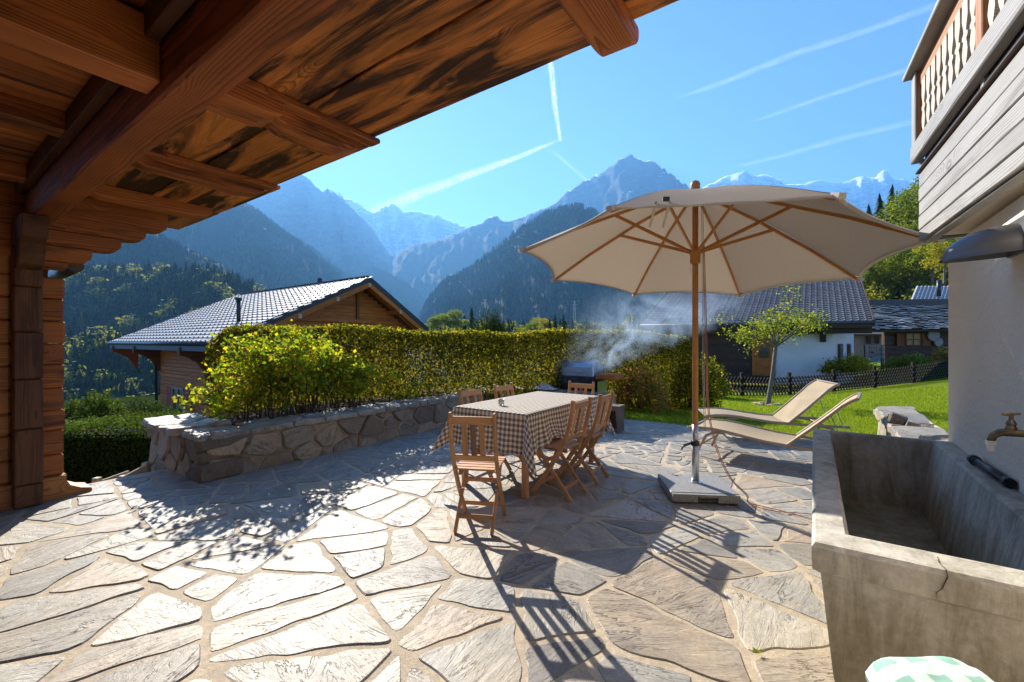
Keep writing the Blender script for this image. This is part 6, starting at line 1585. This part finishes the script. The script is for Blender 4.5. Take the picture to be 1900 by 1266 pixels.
trail(dens([(1340, 315, 3.1), (1450, 290, 5.6), (1560, 258, 7.4), (1730, 218, 7.4)]), MT2, 'lowest thin streak of cloud above the right ridge')

# ------------------------------------------------------------------ smoke and mountain air
def smoke():
    m = bpy.data.materials.new('smoke_volume'); m.use_nodes = True; t = m.node_tree; t.nodes.clear()
    pos = N(t, 'TexCoord').outputs['Object']; x = N(t, 'SeparateXYZ', {0: pos})
    n0 = N(t, 'TexNoise', {'Vector': N(t, 'Mapping', {'Vector': pos, 'Scale': (1.2, 1.2, 1.2)}).outputs[0], 'Scale': 1.5, 'Detail': 5, 'Roughness': .6, 'Distortion': 1.8}).outputs[0]
    # plume axis: rises and drifts towards +x; radius grows with height
    cx = math_(t, 'MULTIPLY', math_(t, 'POWER', math_(t, 'MAXIMUM', x.outputs[2], 0.), 1.1), 1.25)
    dx = math_(t, 'SUBTRACT', x.outputs[0], math_(t, 'ADD', cx, math_(t, 'MULTIPLY', math_(t, 'SUBTRACT', n0, .5), .9)))
    rad = math_(t, 'ADD', .12, math_(t, 'MULTIPLY', math_(t, 'MAXIMUM', x.outputs[2], 0.), 1.15))
    d = math_(t, 'SQRT', math_(t, 'ADD', math_(t, 'POWER', math_(t, 'DIVIDE', dx, rad), 2.), math_(t, 'POWER', math_(t, 'DIVIDE', x.outputs[1], math_(t, 'MULTIPLY', rad, .7)), 2.)))
    f = ramp(t, d, [(.15, g(1)), (1.0, g(0))])
    nn = ramp(t, n0, [(.44, g(0)), (.66, g(1))])
    top = N(t, 'MapRange', {0: x.outputs[2], 1: 1.9, 2: 1.0}).outputs[0]; low = N(t, 'MapRange', {0: x.outputs[2], 1: .05, 2: .55}).outputs[0]
    den = math_(t, 'MULTIPLY', math_(t, 'MULTIPLY', math_(t, 'MULTIPLY', f, nn), math_(t, 'MULTIPLY', top, low)), math_(t, 'DIVIDE', 3.4, math_(t, 'ADD', .8, x.outputs[2])))
    vol = N(t, 'VolumePrincipled', {'Color': (.6, .78, 1.0), 'Density': den, 'Anisotropy': .35}); o = N(t, 'OutputMaterial'); t.links.new(vol.outputs[0], o.inputs['Volume']); return m
sm = mk('smoke', *box_vf(-.7, 3.4, -.9, .9, 0, 1.95), smoke(), None, M=T(Vector((.95, 7.9, .52))), frame='w'); tag(sm, 'bluish smoke drifting right from the barbecue over the hedge', 'smoke', None, 'stuff')
hm = bpy.data.materials.new('mountain_air'); hm.use_nodes = True; t = hm.node_tree; t.nodes.clear()
vol = N(t, 'VolumePrincipled', {'Color': (.21, .53, 1.0), 'Density': .000088, 'Anisotropy': .25}); o = N(t, 'OutputMaterial'); t.links.new(vol.outputs[0], o.inputs['Volume'])
zt_ = max((o.matrix_basis @ Vector(c)).z for o in C.objects if o.type == 'MESH' and o.name.startswith('mountain') for c in o.bound_box)+15
zl = min((o.matrix_basis @ Vector(c)).z for o in C.objects if o.type == 'MESH' and o.parent is None and o.name.split('.')[0] in ('mountain', 'mountain_slope', 'hill', 'ground', 'wooded_hill') for c in o.bound_box)-5
hz = mk('haze', *box_vf(-16000, 22000, -900, 14500, zl, zt_), hm, None, M=I4, frame='w'); hz['kind'] = 'stuff'
hz['label'] = 'thin blue mountain air over the whole valley'
valley = mk('valley_ground', *box_vf(-15500, 21500, -850, 14000, zl+1.5, min(-90, zl+3)), MM_near, None, frame='w'); valley['kind'] = 'structure'
